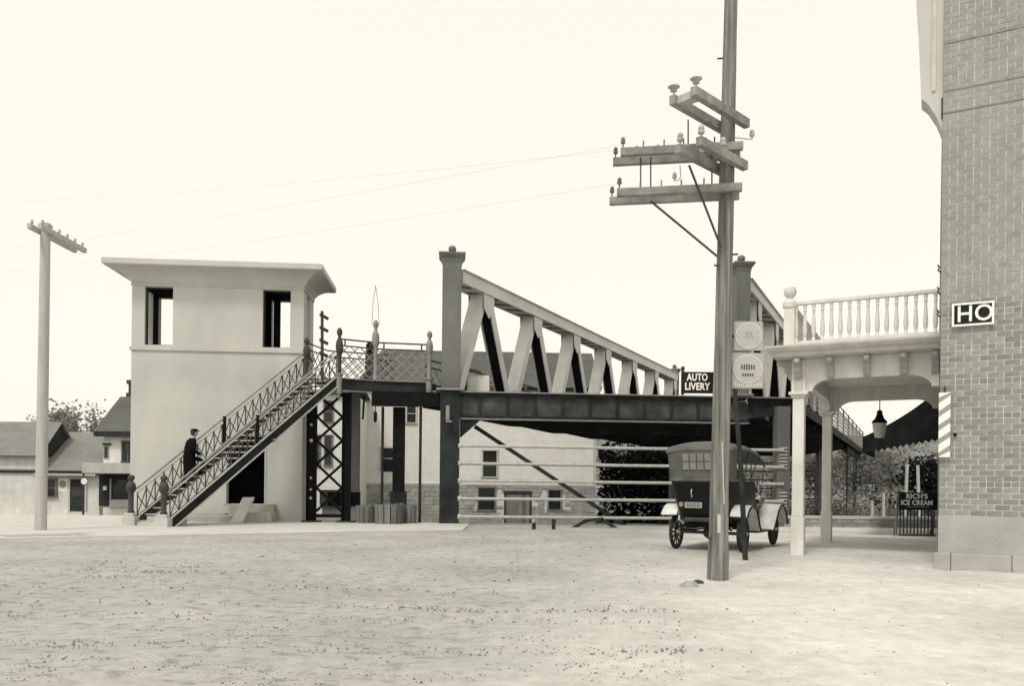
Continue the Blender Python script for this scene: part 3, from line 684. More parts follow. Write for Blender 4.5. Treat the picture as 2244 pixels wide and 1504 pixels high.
# ------------------------------------------------------------------ buildings across the canal
def siding(m, x0, x1, z0, z1, y, lap=.15, holes=()):
    z = z0
    while z < z1 - .01:
        zt = min(z + lap, z1); segs = [(x0, x1)]
        for h in holes:
            if h[2] < zt and h[3] > z:
                ns = []
                for a, b in segs:
                    if h[0] > a: ns.append((a, min(b, h[0])))
                    if h[1] < b: ns.append((max(a, h[1]), b))
                segs = [s for s in ns if s[1] - s[0] > .02]
        for a, b in segs:
            m.add([(a, y - .02, z), (b, y - .02, z), (b, y, z), (a, y, z), (a, y - .006, zt), (b, y - .006, zt), (b, y, zt), (a, y, zt)],
                  [(0, 1, 5, 4), (0, 3, 2, 1), (4, 5, 6, 7), (0, 4, 7, 3), (1, 2, 6, 5)])
        z = zt
def window(parent, x0, x1, z0, z1, y, fm=None, mid=True, trim=.10, cols=1):
    fm = fm or M_trim; m = MB(); t = trim
    m.box((x0 - t, y - .06, z0), (x0, y + .02, z1)); m.box((x1, y - .06, z0), (x1 + t, y + .02, z1)); m.box((x0 - t - .03, y - .08, z1), (x1 + t + .03, y + .02, z1 + t)); m.box((x0 - t - .04, y - .10, z0 - .07), (x1 + t + .04, y + .02, z0))
    w = m.build('window', fm, parent)
    zm = (z0 + z1) / 2
    for a, b in ((z0, zm - .025), (zm + .025, z1)) if mid else ((z0, z1),):
        for c in range(cols):
            xa = x0 + (x1 - x0) * c / cols + .015; xb = x0 + (x1 - x0) * (c + 1) / cols - .015
            m = MB(); m.add([(xa, y + .01 if a > zm - .1 else y + .03, a), (xb, y + .01 if a > zm - .1 else y + .03, a), (xb, y + .01 if b > zm + .1 else y + .03, b), (xa, y + .01 if b > zm + .1 else y + .03, b)], [(0, 1, 2, 3)]); m.build('pane', M_glass, w)
    if mid:
        m = MB(); m.box((x0, y - .02, zm - .025), (x1, y + .035, zm + .025)); m.build('meeting_rail', fm, w)
def shingles(m, a, b, c, d, rows, th=.05):
    """stepped courses on the slope a-b (eave) to d-c (ridge)"""
    a, b, c, d = V(a), V(b), V(c), V(d); n = (b - a).cross(d - a).normalized()
    if n.z < 0: n = -n
    for i in range(rows):
        t0, t1 = i / rows, (i + 1) / rows
        p, q, r, s = a.lerp(d, t0), b.lerp(c, t0), b.lerp(c, t1), a.lerp(d, t1)
        m.hexa([p - n * .02, q - n * .02, r - n * .02, s - n * .02, p + n * th, q + n * th, r + n * .012, s + n * .012])
def stones(m, x0, x1, z0, z1, y, holes, rng, rh=.27):
    z = z0
    while z < z1 - .05:
        h = min(rh * rng.uniform(.8, 1.2), z1 - z); x = x0
        while x < x1 - .05:
            w = min(rng.uniform(.3, .75), x1 - x)
            if not any(hh[0] - .02 < x + w and x < hh[1] + .02 and hh[2] - .02 < z + h and z < hh[3] + .02 for hh in holes):
                e = rng.uniform(.02, .07); g = .015
                m.hexa([(x + g, y - e, z + g), (x + w - g, y - e, z + g), (x + w - g, y + .02, z + g), (x + g, y + .02, z + g), (x + g, y - e, z + h - g), (x + w - g, y - e, z + h - g), (x + w - g, y + .02, z + h - g), (x + g, y + .02, z + h - g)])
            x += w
        z += h

rng = random.Random(3)
MZ = 56.; mm = MZ / F
ml = at(787, 1056, MZ); GZ = -1.55
mill = thing('mill_building', 'long white clapboard mill with rubble stone basement across the canal', 'building', (ml.x, ml.y, GZ), R(2.5))
def mx(u): return (u - 787) * mm
def mz(v, u=1050): return 1.4 - (v - CY - ROLL * (u - CX)) * mm - GZ
MWd = mx(1308); zst, zev = mz(1064), mz(847)
wins = [(mx(1058), mx(1088), mz(1045), mz(988)), (mx(890), mx(909), mz(928), mz(888)), (mx(834), mx(862), mz(1030), mz(985))]
low = [(mx(1049), mx(1084), mz(1118), mz(1070)), (mx(1204), mx(1230), mz(1116), mz(1074)), (mx(1109), mx(1162), 0.1, mz(1082))]
m = MB(); m.box((0, .0, 0), (MWd, 10, zst - .01)); m.build('basement_wall', M_mortar, mill)
m = MB(); stones(m, -.02, MWd + .02, 0, zst - .02, 0, low, rng); tag(m.build('stones', M_stone, mill), None, kind='stuff')
m = MB(); m.box((.05, .05, zst), (MWd - .05, 9.95, zev)); m.build('wall', M_siding, mill)
m = MB(); siding(m, .15, MWd - .15, zst + .12, zev - .2, .05, .16, [(w[0] - .1, w[1] + .1, w[2] - .07, w[3] + .1) for w in wins]); tag(m.build('clapboards', M_siding, mill), None, kind='stuff')
for x in (0, MWd - .16):
    m = MB(); m.box((x - .02, -.02, zst), (x + .18, .05, zev)); m.build('corner_board', M_trim, mill)
m = MB(); m.box((-.04, -.06, zst - .02), (MWd + .04, .05, zst + .12)); m.build('water_table', M_trim, mill)
m = MB(); m.box((-.2, -.35, zev - .2), (MWd + .3, .04, zev)); m.build('eave', M_darkwood, mill)
zr = 1.4 + (CY - 770) * (MZ + 5) / F - GZ
m = MB(); shingles(m, (-.3, -.45, zev - .02), (MWd + .35, -.45, zev - .02), (MWd + .35, 5, zr), (.9, 5, zr), 40, .03); shingles(m, (MWd + .35, 10.4, zev), (-.3, 10.4, zev), (.9, 5, zr), (MWd + .35, 5, zr), 12)
m.add([(-.3, -.4, zev), (.9, 5, zr), (-.3, 10.4, zev)], [(0, 1, 2)]); m.add([(MWd + .3, -.4, zev), (MWd + .3, 5, zr), (MWd + .3, 10.4, zev)], [(0, 1, 2)])
m.build('roof', M_roof, mill)
for w in wins: window(mill, *w, .0)
for w in low[:2]: window(mill, *w, -.06, M_wood)
x0, x1, z0, z1 = low[2]
m = MB(); m.box((x0 - .12, -.08, 0), (x0, .0, z1)); m.box((x1, -.08, 0), (x1 + .12, 0, z1)); m.box((x0 - .15, -.1, z1), (x1 + .15, 0, z1 + .2)); dd = m.build('door', M_darkwood, mill)
for k in range(6):
    a = x0 + (x1 - x0) * k / 6; m = MB(); m.box((a + .01, -.03, 0), (a + (x1 - x0) / 6 - .01, .0, z1)); m.build('board', M_wood, dd)

# narrow clapboard house behind the trestle
HZ = 50.; hm = HZ / F; hp = at(575, 1056, HZ)
hs = thing('clapboard_house', 'narrow white clapboard house glimpsed through the black trestle', 'house', (hp.x, hp.y, GZ), R(1.5))
def hx(u): return (u - 575) * hm
def hz(v): return 1.4 - (v - 1051.5) * hm - GZ
hw = hx(771); ht = hz(862)
hwin = [(hx(709), hx(726), hz(925), hz(880)), (hx(711), hx(725), hz(1020), hz(955)), (hx(690), hx(699), hz(1020), hz(955))]
m = MB(); m.box((0, .05, 0), (hw, 7, ht)); m.build('wall', M_siding, hs)
m = MB(); siding(m, .0, hw - .15, 1.6, ht - .1, .05, .135, [(w[0] - .1, w[1] + .1, w[2] - .07, w[3] + .1) for w in hwin]); tag(m.build('clapboards', M_siding, hs), None, kind='stuff')
m = MB(); m.box((hw - .16, -.02, 0), (hw + .02, .05, ht)); m.build('corner_board', M_trim, hs)
m = MB(); shingles(m, (-.2, -.3, ht), (hw + .2, -.3, ht), (hw + .2, 3.5, ht + .6), (-.2, 3.5, ht + .6), 10); shingles(m, (hw + .2, 7.3, ht), (-.2, 7.3, ht), (-.2, 3.5, ht + .6), (hw + .2, 3.5, ht + .6), 8); m.build('roof', M_roof, hs)
for w in hwin: window(hs, *w, .0, M_wood, trim=.07)
m = MB(); m.box((hx(716), -1.4, 0), (hw + .3, -.02, hz(1106))); m.build('shed', M_wood, hs)
m = MB(); m.box((hx(712), -1.6, hz(1106)), (hw + .5, -.02, hz(1074))); m.build('shed_roof', M_darkwood, hs)

# ---- houses on the left
LZ = 48.; lm = LZ / F; lp = at(90, 1056, LZ)
lh = thing('small_house', 'low white one-storey house with grey roof and dark door at far left', 'house', (lp.x, lp.y, -1.35), 0)
lh.rotation_euler = (0, 0, .0001)
def lx(u): return (u - 90) * lm
def lz(v): return 1.4 - (v - 1046) * lm + 1.35
W1 = lx(218); e1 = lz(1033)
w1 = (lx(100), lx(123), lz(1089), lz(1053)); d1 = (lx(155), lx(187), lz(1121), lz(1051))
m = MB(); m.box((-3, 0, 0), (W1, 6, e1)); m.build('wall', M_white, lh)
window(lh, *w1, -.06, M_wood)
m = MB(); m.box((d1[0] - .12, -.07, d1[2]), (d1[0], 0, d1[3])); m.box((d1[1], -.07, d1[2]), (d1[1] + .12, 0, d1[3])); m.box((d1[0] - .12, -.08, d1[3]), (d1[1] + .12, 0, d1[3] + .15)); dd = m.build('door', M_trim, lh)
m = MB(); m.box((d1[0], -.04, d1[2]), (d1[1], 0, d1[3])); m.build('leaf', M_darkwood, dd)
m = MB(); m.box((d1[0] + .1, -.05, d1[2] + .9), (d1[1] - .1, -.04, d1[3] - .45)); m.build('pane', M_iron, dd)
m = MB(); shingles(m, (-3, -.5, e1), (W1 + .1, -.5, e1), (W1 + .1, 3, e1 + 2.5), (-3, 3, e1 + 2.5), 34, .022); shingles(m, (W1 + .1, 6.5, e1), (-3, 6.5, e1), (-3, 3, e1 + 2.5), (W1 + .1, 3, e1 + 2.5), 10); m.build('roof', M_roofl, lh)
m = MB(); m.box((-3, -.52, e1 - .14), (W1 + .1, -.02, e1 - .03)); m.build('eave', M_darkwood, lh)
n_ = 22
for k in range(n_):
    a = -.2 + (W1 + .2) * k / n_; b = -.2 + (W1 + .2) * (k + 1) / n_
    m = MB(); m.extr([(a, -.5, e1 - .15), (b, -.5, e1 - .15), (b, -.5, e1 - .24), ((a + b) / 2, -.5, e1 - .34), (a, -.5, e1 - .24)], (0, .03, 0)); m.build('valance_scallop', M_trim, lh)
m = MB(); m.lathe([(.20, 0), (.22, .02)], (0, 0, 0), 14); m.lathe([(.1, .025), (.11, .04)], (0, 0, 0), 12); m.xf(Matrix.Translation((lx(138), -.02, lz(1062))) @ Matrix.Rotation(R(90), 4, 'X'))
pq = thing('round_plaque', 'small pale round notice on the wall of the low white house', 'notice', (lp.x, lp.y, -1.35), .0001); m.build('plate', M_strip, pq)
m = MB(); m.box((lx(128), -.015, lz(1078)), (lx(148), -.001, lz(1049))); m.build('backing', M_letter, pq)
m = MB(); m.box((-3, -1.6, 0), (W1 + .1, -.02, .25)); m.build('porch_step', M_trim, lh)
# gabled roof further left
g0 = at(137, 926, 49.5); g1 = at(91, 1000, 47.2)
gh = thing('gabled_house', 'pale gable-roofed house at the left edge beyond the telephone pole', 'house', (g0.x - 3, 47.6, -1.35))
m = MB(); m.box((g0.x - 9, g1.y + .4, -1.35), (g0.x - .25, g0.y + 2.4, g1.z + .05)); m.build('wall', M_white, gh)
m = MB(); shingles(m, (g0.x - 9.3, g1.y, g1.z), (g0.x, g1.y, g1.z), (g0.x, g0.y, g0.z), (g0.x - 9.3, g0.y, g0.z), 28, .022); shingles(m, (g0.x, 2 * g0.y - g1.y, g1.z), (g0.x - 9.3, 2 * g0.y - g1.y, g1.z), (g0.x - 9.3, g0.y, g0.z), (g0.x, g0.y, g0.z), 10); m.build('roof', M_roofl, gh)
m = MB(); m.add([(g0.x - .15, g1.y + .2, g1.z), (g0.x - .15, g0.y, g0.z - .12), (g0.x - .15, 2 * g0.y - g1.y, g1.z)], [(0, 1, 2)]); m.build('gable', M_darkwood, gh)
# corner store with steep roof
sp = at(226, 1056, 46.5); sm = 46.5 / F
cs = thing('corner_store', 'two-storey white store with steep dark roof and chimney half hidden by the cabin', 'store', (sp.x, sp.y, -1.35), .0001)
def sx(u): return (u - 226) * sm
def sz(v): return 1.4 - (v - 1046.6) * sm + 1.35
SW = sx(330); eS = sz(947)
m = MB(); m.box((0, 0, 0), (SW, 5, eS)); m.build('wall', M_white, cs)
rg = sz(862); m = MB(); a = -.35
shingles(m, (a, -.45, eS), (SW, -.45, eS), (SW, 2.0, rg), (.0, 2.0, rg), 30, .022); shingles(m, (a, 5.4, eS), (a, -.45, eS), (.0, 2.0, rg), (.0, 3.0, rg), 16)
m.box((.0, 1.98, rg - .2), (SW, 3.0, rg)); m.build('roof', M_roof, cs)
m = MB(); m.box((a, -.46, eS - .28), (SW, 0, eS - .02)); m.build('eave', M_darkwood, cs)
cx_ = sx(249); m = MB(); m.box((cx_ - .2, 2.1, rg - .3), (cx_ + .35, 2.6, sz(826))); m.box((cx_ - .28, 2.0, sz(832)), (cx_ + .42, 2.7, sz(823))); m.box((cx_ - .3, 2.0, rg - .3), (cx_ + .45, 2.7, rg + .25)); m.build('chimney', M_iron, cs)
m = MB(); m.box((sx(227), -.04, sz(1006)), (sx(238), 0, sz(978))); ww = m.build('window', M_strip, cs); m = MB(); m.box((sx(229), -.05, sz(1004)), (sx(236), -.042, sz(980))); m.build('pane', M_glass, ww)
m = MB(); m.box((sx(226), -.15, sz(976)), (sx(243), 0, sz(972))); m.build('lintel', M_darkwood, cs)
window(cs, sx(271), sx(288), sz(1012), sz(970), -.06, M_iron, cols=2)
m = MB(); m.box((sx(216), -1.8, sz(1038)), (SW, -.02, sz(1016))); m.build('porch_roof', M_trim, cs)
m = MB(); m.box((sx(218), -.06, sz(1110)), (SW, -.01, sz(1040))); m.build('shop_front', M_darkwood, cs)
m = MB(); m.box((sx(246), -.10, sz(1094)), (SW, -.065, sz(1052))); sw_ = m.build('shop_window', M_glass, cs)
m = MB(); m.box((sx(243), -.14, sz(1112)), (SW, -.06, sz(1095))); m.box((sx(243), -.13, sz(1094)), (sx(246), -.06, sz(1050))); m.build('sill_panel', M_trim, cs)
m = MB(); m.box((sx(228), -.12, sz(1075)), (sx(236), -.07, sz(1066))); m.build('notice', M_letter, cs)
m = MB(); m.box((sx(216), -1.75, 0), (sx(219), -1.66, sz(1038))); m.build('porch_post', M_iron, cs)
m = MB(); m.lathe([(.17, 0), (.19, .03), (.17, .06)], (0, 0, 0), 12); m.xf(Matrix.Translation((sx(221), -1.78, sz(1056))) @ Matrix.Rotation(R(90), 4, 'X')); m.build('round_sign', M_letter, cs)
m = MB(); m.box((sx(213), -2.0, 0), (SW, -.02, .28)); m.build('porch_floor', M_conc2, cs)
# boardwalk steps at the left
b0 = at(96, 1150, 30.0)
bw_ = thing('board_steps', 'low weathered wooden steps in front of the far-left houses', 'steps', (b0.x, b0.y, -.1))
for k, (v, y) in enumerate(((1165, 29.3), (1152, 30.6), (1140, 31.6))):
    a, b = at(20, v, y), at(286, v - 1, y); z = a.z
    m = MB(); m.box((a.x, y, z - .09), (b.x, y + .8, z)); m.build('board', M_plank, bw_)
    m = MB(); m.box((a.x, y + .05, -.14), (b.x, y + .1, z - .09)); m.build('riser', M_iron, bw_)

# ------------------------------------------------------------------ trees
def tree(p, h, rx, seed, label, n=1500, leaf=.26, mt=None, lean=0., trunk=.16, cb=.3):
    rg_ = random.Random(seed); p = V(p)
    t = thing('tree', label, 'tree', p, group='trees')
    m = MB(); top = p + V((lean, 0, h * .8)); m.tube([p - V((0, 0, .3)), p.lerp(top, .35) + V((.1, 0, 0)), p.lerp(top, .7), top], [trunk, trunk * .75, trunk * .45, trunk * .15], 7)
    tips = []
    for k in range(9):
        a = rg_.uniform(0, 6.28); b = p.lerp(top, rg_.uniform(.3, .8)); r = rx * rg_.uniform(.5, .95); e = b + V((math.cos(a) * r, math.sin(a) * r, h * rg_.uniform(.08, .28)))
        m.tube([b, b.lerp(e, .5) + V((0, 0, .15)), e], [trunk * .3, trunk * .2, .02], 5); tips.append(e); tips.append(b.lerp(e, .6))
    tips.append(top)
    m.build('trunk', M_bark, t, smooth=True)
    m = MB(); cl = tips + [p + V((rg_.gauss(0, rx * .45) + lean * .6, rg_.gauss(0, rx * .45), h * rg_.uniform(cb, .95))) for _ in range(12)]
    for k in range(n):
        c = rg_.choice(cl); q = c + V((rg_.gauss(0, rx * .2), rg_.gauss(0, rx * .2), rg_.gauss(0, h * .06))); s_ = leaf * rg_.uniform(.6, 1.3)
        d = V((rg_.uniform(-1, 1), rg_.uniform(-1, 1), rg_.uniform(-.6, .9))).normalized(); e = d.cross(V((rg_.uniform(-1, 1), rg_.uniform(-1, 1), 1))).normalized()
        m.add([q - d * s_ * .6, q + e * s_ * .35, q + d * s_ * .6, q - e * s_ * .35], [(0, 1, 2, 3)])
    m.build('crown', mt or M_leaf, t)
def tr(u, v_top, Z, rx, seed, label, **k):
    b = at(u, 1056, Z); tp = at(u, v_top, Z); tree((b.x, Z, GZ), tp.z - GZ, rx, seed, label, **k)
tr(112, 878, 66, 2.2, 21, 'leafy tree above the ridge of the leftmost gabled roof', n=3200, leaf=.3, mt=M_leaf2)
tr(165, 915, 62, 1.7, 22, 'slim tree above the low white house, left of the chimney', n=2600, mt=M_leaf2)
tr(202, 903, 64, 1.6, 23, 'slim tree touching the steep store roof on its left', n=2400, mt=M_leaf2)
tr(1385, 955, 61, 2.6, 31, 'dark tree right beside the mill corner behind the gate', n=3200)
tr(1440, 955, 63, 3.4, 32, 'dark tree behind the gate just left of the automobile', n=3200)
tr(1510, 955, 66, 3.2, 33, 'dark tree hidden behind the automobile top', n=2400)
tr(1600, 960, 64, 3.2, 34, 'grey-green tree behind the utility pole', n=2400, mt=M_leaf2)
tr(1690, 965, 68, 3.6, 35, 'grey-green tree between automobile and front porch column', n=3000, mt=M_leaf2)
tr(1785, 968, 66, 3.6, 36, 'grey-green tree between the two porch columns', n=3200, mt=M_leaf2)
tr(1870, 965, 72, 3.8, 37, 'grey-green tree right of the rear porch column', n=3200, mt=M_leaf2)
tr(1950, 960, 69, 3.8, 38, 'grey-green tree under the awning valance', n=3200, mt=M_leaf2)
tr(2035, 985, 52, 2.6, 39, 'dark bushy tree behind the ice cream sign', n=2600)
def bushes():
    m = MB(); r_ = random.Random(8)
    for k in range(9000):
        u = r_.uniform(1560, 2080); Z = r_.uniform(52, 60); b = at(u, 1056, Z); q = V((b.x, Z, GZ + abs(r_.gauss(0, 1)) * 1.1)); s_ = .26 * r_.uniform(.6, 1.3)
        d = V((r_.uniform(-1, 1), r_.uniform(-1, 1), r_.uniform(-.4, .9))).normalized(); e = d.cross(V((r_.uniform(-1, 1), .3, 1))).normalized()
        m.add([q - d * s_ * .6, q + e * s_ * .35, q + d * s_ * .6, q - e * s_ * .35], [(0, 1, 2, 3)])
    tag(m.build('undergrowth', M_leaf2), 'tangled undergrowth along the far canal bank', 'undergrowth', kind='stuff')
bushes()
def thicket():
    m = MB(); r_ = random.Random(18)
    for k in range(7000):
        u = r_.uniform(1312, 1580); Z = r_.uniform(57, 63); b = at(u, 1056, Z); q = V((b.x, Z, GZ + r_.uniform(0, 5.6) * (1 - .25 * noise.noise((b.x * .4, 0, 0))))); s_ = .34 * r_.uniform(.6, 1.3)
        if b.x < ml.x + MWd + .6: continue
        d = V((r_.uniform(-1, 1), r_.uniform(-1, 1), r_.uniform(-.4, .9))).normalized(); e = d.cross(V((r_.uniform(-1, 1), .3, 1))).normalized()
        m.add([q - d * s_ * .6, q + e * s_ * .4, q + d * s_ * .6, q - e * s_ * .4], [(0, 1, 2, 3)])
    tag(m.build('thicket', M_leaf), 'dark thicket behind the gate between mill and automobile', 'thicket', kind='stuff')
thicket()

def hill():
    m = MB(); vs = []; fs = []; nx, ny = 90, 8
    for j in range(ny + 1):
        for i in range(nx + 1):
            x = -60 + 200 * i / nx; y = 80 + 14 * j; r = min(max((x - 2) / 14, 0), 1)
            z = GZ - .05 + (r * 13.5 + .3) * math.sin(min(j / ny, 1) * math.pi / 2) ** .8 * (1 + .25 * noise.noise((x * .05, y * .05, 2))) * (1 if j else 0); vs.append((x, y, z))
    for j in range(ny):
        for i in range(nx): fs.append((j * (nx + 1) + i, j * (nx + 1) + i + 1, (j + 1) * (nx + 1) + i + 1, (j + 1) * (nx + 1) + i))
    m.add(vs, fs); struct(m.build('wooded_hill', M_hill, smooth=True, ang=180))
hill()
# low parapet, stub posts, trestle and small posts by the canal edge
a, b = at(1715, 1150, 28.7), at(2150, 1150, 28.7)
pw = thing('canal_parapet', 'low stone parapet along the canal edge behind the porch columns', 'parapet', (a.x, a.y, -.13))
m = MB(); m.box((a.x, 28.66, -.14), (b.x, 28.9, .18)); m.build('wall', M_mortar, pw)
m = MB(); stones(m, a.x, b.x, -.14, .18, 28.66, [], rng, .16); m.build('stones', M_stone, pw)['kind'] = 'stuff'
m = MB(); m.box((a.x, 28.60, .18), (b.x, 28.95, .28)); m.build('coping', M_walk, pw)
for i, (u, v0, lab) in enumerate(((1170, 1146, 'short dark stub post, the left one in front of the gate'), (1213, 1138, 'taller dark stub post, right one in front of the gate'))):
    p = gnd(u, 1161); t_ = at(u, v0, p.y); m = MB(); m.box((p.x - .06, p.y - .05, -.15), (p.x + .06, p.y + .05, t_.z)); tag(m.build('stub_post', M_darkwood, bevel=.01), lab, 'post')
tt = at(1300, 1160, 26.8); ts = thing('timber_trestle', 'dark bent timbers lying crossed on the ground beneath the bottom gate rail', 'timbers', (tt.x, tt.y, -.1))
for a, b in (((1252, 1161), (1285, 1141)), ((1284, 1142), (1322, 1138)), ((1318, 1140), (1357, 1163))):
    m = MB(); m.beam(at(*a, 26.9), at(*b, 26.9), .16, .11); m.build('timber', M_darkwood, ts)
for i, (u, v0, v1, Z, lab) in enumerate(((1988, 1018, 1150, 47.5, 'pale leaning post behind the ice cream sign, the brighter left one'), (2011, 1020, 1150, 47.8, 'pale leaning post behind the ice cream sign, the duller right one'), (1936, 1080, 1150, 47, 'short white post on the far bank left of the ice cream sign'), (1911, 1098, 1150, 47, 'shortest white post on the far bank near the parapet'))):
    a, b = at(u - (6 if i == 0 else -4 if i == 1 else 0), v1, Z), at(u, v0, Z); a.z = GZ; m = MB(); m.tube([a, b], [.12, .09], 8); tag(m.build('white_post', M_trim, smooth=True), lab, 'post', 'pale posts on the far bank')
for i, u in enumerate((1856, 1876, 1898)):
    e_ = BR + QV * 2.0; kk = (u - CX) / F; t0 = (kk * e_.y - e_.x) / (S.x - kk * S.y); c_ = e_ + S * t0
    m = MB(); m.tube([(c_.x, c_.y, GZ - 3), (c_.x, c_.y, 4.2)], .05, 6); tag(m.build('hanger_rod', M_steeld), ['left', 'middle', 'right'][i] + ' of three thin dark rods right of the rear porch column', 'rod', 'thin rods under the footway')
# distant pole with end-on arms behind the landing
p = at(707, 1056, 60); t_ = thing('distant_pole', 'far telephone pole with stacked stubby crossarms seen above the landing', 'pole', (p.x, 60, GZ))
tp = at(706, 682, 60); m = MB(); m.tube([(p.x, 60, GZ), (tp.x, 60, tp.z)], [.16, .11], 8); m.build('shaft', M_iron, t_)
for k in range(4):
    z = tp.z - .3 - k * .95; m = MB(); m.beam((tp.x - .1, 59.8, z), (tp.x + .3, 60.6, z - .15), .14, .2); m.build('crossarm', M_iron, t_)

# ------------------------------------------------------------------ telephone pole at the left
INS = [(.012, 0), (.012, .05), (.04, .055), (.045, .09), (.03, .10), (.04, .12), (.03, .15), (.01, .165)]
def insulator(m, p, k=1.): m.lathe([(r * k, z * k) for r, z in INS], p, 8)
bp = gnd(89, 1165); tpz = at(100, 490, bp.y)
lp_ = thing('telephone_pole', 'grey wooden telephone pole with one double crossarm at the left edge', 'pole', bp)
m = MB(); m.tube([bp - V((0, 0, .2)), bp.lerp(tpz, .5), tpz], [.15, .135, .12], 14); m.build('shaft', M_pole2, lp_, smooth=True)
for s_ in (-.14, .14):
    a, b = V((tpz.x + s_, tpz.y - .5, tpz.z - .22)), V((tpz.x + s_ - .02, tpz.y + 1.75, tpz.z - .22)); m = MB(); m.beam(a, b, .10, .13); m.build('crossarm', M_pole2, lp_)
    for k in range(6): m = MB(); insulator(m, a.lerp(b, .06 + k * .175) + V((0, 0, .06)), .9); m.build('insulator', M_pole2, lp_, smooth=True)

# ------------------------------------------------------------------ big utility pole
ub = gnd(1572, 1271); ut = at(1603, -60, ub.y)
up_ = thing('utility_pole', 'tall weathered utility pole with crowded crossarms and signs in the right foreground', 'pole', ub)
m = MB(); n = 26; pts = []; rr = []
for k in range(n + 1):
    t = k / n; q = ub.lerp(ut, t); pts.append(q - V((0, 0, .2)) if k == 0 else q + V((.008 * noise.noise((t * 9, 0, 0)), 0, 0))); rr.append(.142 - .052 * t + .004 * noise.noise((t * 14, 5, 0)) + (.012 if k < 2 else 0))
m.tube(pts, rr, 20); m.build('shaft', M_pole, up_, smooth=True)
def pole_at(v): # axis point at image row v
    t = (v - 1271) / (-60 - 1271); return ub.lerp(ut, t)
fd = V((math.cos(R(9)), -math.sin(R(9)), 0)); dd_ = V((.72, .69, 0)).normalized(); fnn = V((-fd.y, fd.x, 0)); dn = V((-dd_.y, dd_.x, 0))
def arm(p, d, n, l0, l1, off, w=.085, h=.115, name='crossarm', mt=None):
    a, b = p + d * l0 + n * off, p + d * l1 + n * off; m = MB(); m.beam(a, b, w, h); o = m.build(name, mt or M_arm, up_, bevel=.006); return a, b
for v, l0, l1 in ((332, -1.66, .2), (421, -1.70, .2)):
    p = pole_at(v)
    for off in (-.17, .17):
        a, b = arm(p, fd, fnn, l0 + (.0 if off > 0 else .12), l1, off)
        for k, t in enumerate((.02, .19, .36, .52, .70)):
            q = a.lerp(b, t) + V((0, 0, .055)); m = MB(); m.tube([q, q + V((0, 0, .10))], .011, 6); 
            if (v < 400 and off > 0) or k == 0: insulator(m, q + V((0, 0, .03)), .85)
            m.build('insulator_pin', M_pole, up_, smooth=True)
for v, l0, l1 in ((268, -1.16, .24), (362, -1.0, .22)):
    p = pole_at(v)
    for off in (-.17, .17):
        a, b = arm(p, dd_, dn, l0, l1, off, .095, .13)
        if v < 300:
            for t in (.03, .32) if off > 0 else (.05,):
                q = a.lerp(b, t) + V((0, 0, .06)); m = MB(); m.lathe([(.012, 0), (.012, .06), (.05, .07), (.03, .095), (.085, .125), (.03, .135)], q, 10); m.build('insulator', M_pole2, up_, smooth=True)
        else:
            for t in (.05, .5):
                q = a.lerp(b, t) + V((0, 0, .06)); m = MB(); insulator(m, q, 1.1); m.build('insulator', M_pole2, up_, smooth=True)
    if v < 300:
        a = p + dd_ * l0 - dn * .17; b = p + dd_ * l0 + dn * .17; m = MB(); m.beam(a + dd_ * .14, b + dd_ * .14, .16, .1); m.build('spacer', M_pole2, up_)
q = at(1648, 298, ub.y + .2); m = MB(); insulator(m, q - V((0, 0, .05)), .9); m.beam(q - V((0, 0, .05)), pole_at(300), .012, .012); m.build('side_insulator', M_pole2, up_)
for (u0, v0), (u1, v1) in (((1425, 440), (1572, 562)), ((1510, 362), (1580, 542))):
    m = MB(); m.tube([at(u0, v0, ub.y - .25), at(u1, v1, ub.y - .13)], .016, 6); m.build('brace', M_iron, up_)
for u, va, vb in ((1404, 345, 415), (1426, 345, 415), (1508, 262, 315), (1566, 300, 322), (1560, 335, 415)):
    m = MB(); m.tube([at(u, va, ub.y + .1), at(u, vb, ub.y + .1)], .011, 6); m.build('tie_rod', M_iron, up_)
m = MB(); m.tube([at(1490, 362, ub.y), at(1492, 388, ub.y), at(1484, 396, ub.y), at(1478, 394, ub.y)], .008, 6); insulator(m, at(1478, 397, ub.y), .8); m.build('hook_insulator', M_pole2, up_)
q = at(1572, 128, ub.y); m = MB(); m.tube([q, pole_at(126)], .012, 6); m.build('step_peg', M_iron, up_)
for v, s_ in ((560, 1), (585, -1), (1050, 1), (1180, -1)):
    p = pole_at(v); m = MB(); m.tube([p + V((.10 * s_, -.05, 0)), p + V((.17 * s_, -.08, 0))], .014, 6); m.build('bolt', M_iron, up_)
m = MB(); q0 = pole_at(1150)
m.beam(q0 + V((-.03, -.135, -.12)), q0 + V((-.03, -.135, .15)), .045, .012); m.beam(q0 + V((.04, -.13, .3)), q0 + V((.0, -.135, 1.2)), .03, .012); m.build('split_wood', M_plank, up_)
# AUTO LIVERY board
SY = ub.y + .30
a, b = at(1493, 862, SY), at(1572, 816, SY)
al = thing('livery_sign', 'dark board lettered AUTO LIVERY fixed to the left of the utility pole', 'sign', (a.x, SY, a.z))
m = MB(); m.box((a.x, SY, a.z), (b.x, SY + .03, b.z)); m.build('board', M_sign, al)
cxs = (a.x + at(1562, 850, SY).x) / 2; hh = b.z - a.z
for tx, fz in (('AUTO', .73), ('LIVERY', .30)):
    letters(tx, .150, Matrix.Translation((cxs - a.x, -.008, hh * fz)), M_letter, al, sx=.72 if tx == 'AUTO' else .78, bold=.004)
m = MB(); m.beam((a.x + .03, SY + .05, a.z - .02), (a.x + .03, SY + .05, b.z + .03), .04, .04); m.lathe([(.012, 0), (.03, .03), (.03, .05), (.01, .07)], (a.x + .03, SY + .05, b.z + .02), 8); m.build('bracket', M_iron, al)
m = MB(); m.beam((a.x + .03, SY + .05, a.z + .1), (pole_at(840).x, SY + .05, a.z + .1), .03, .03); m.build('bracket_bar', M_iron, al)
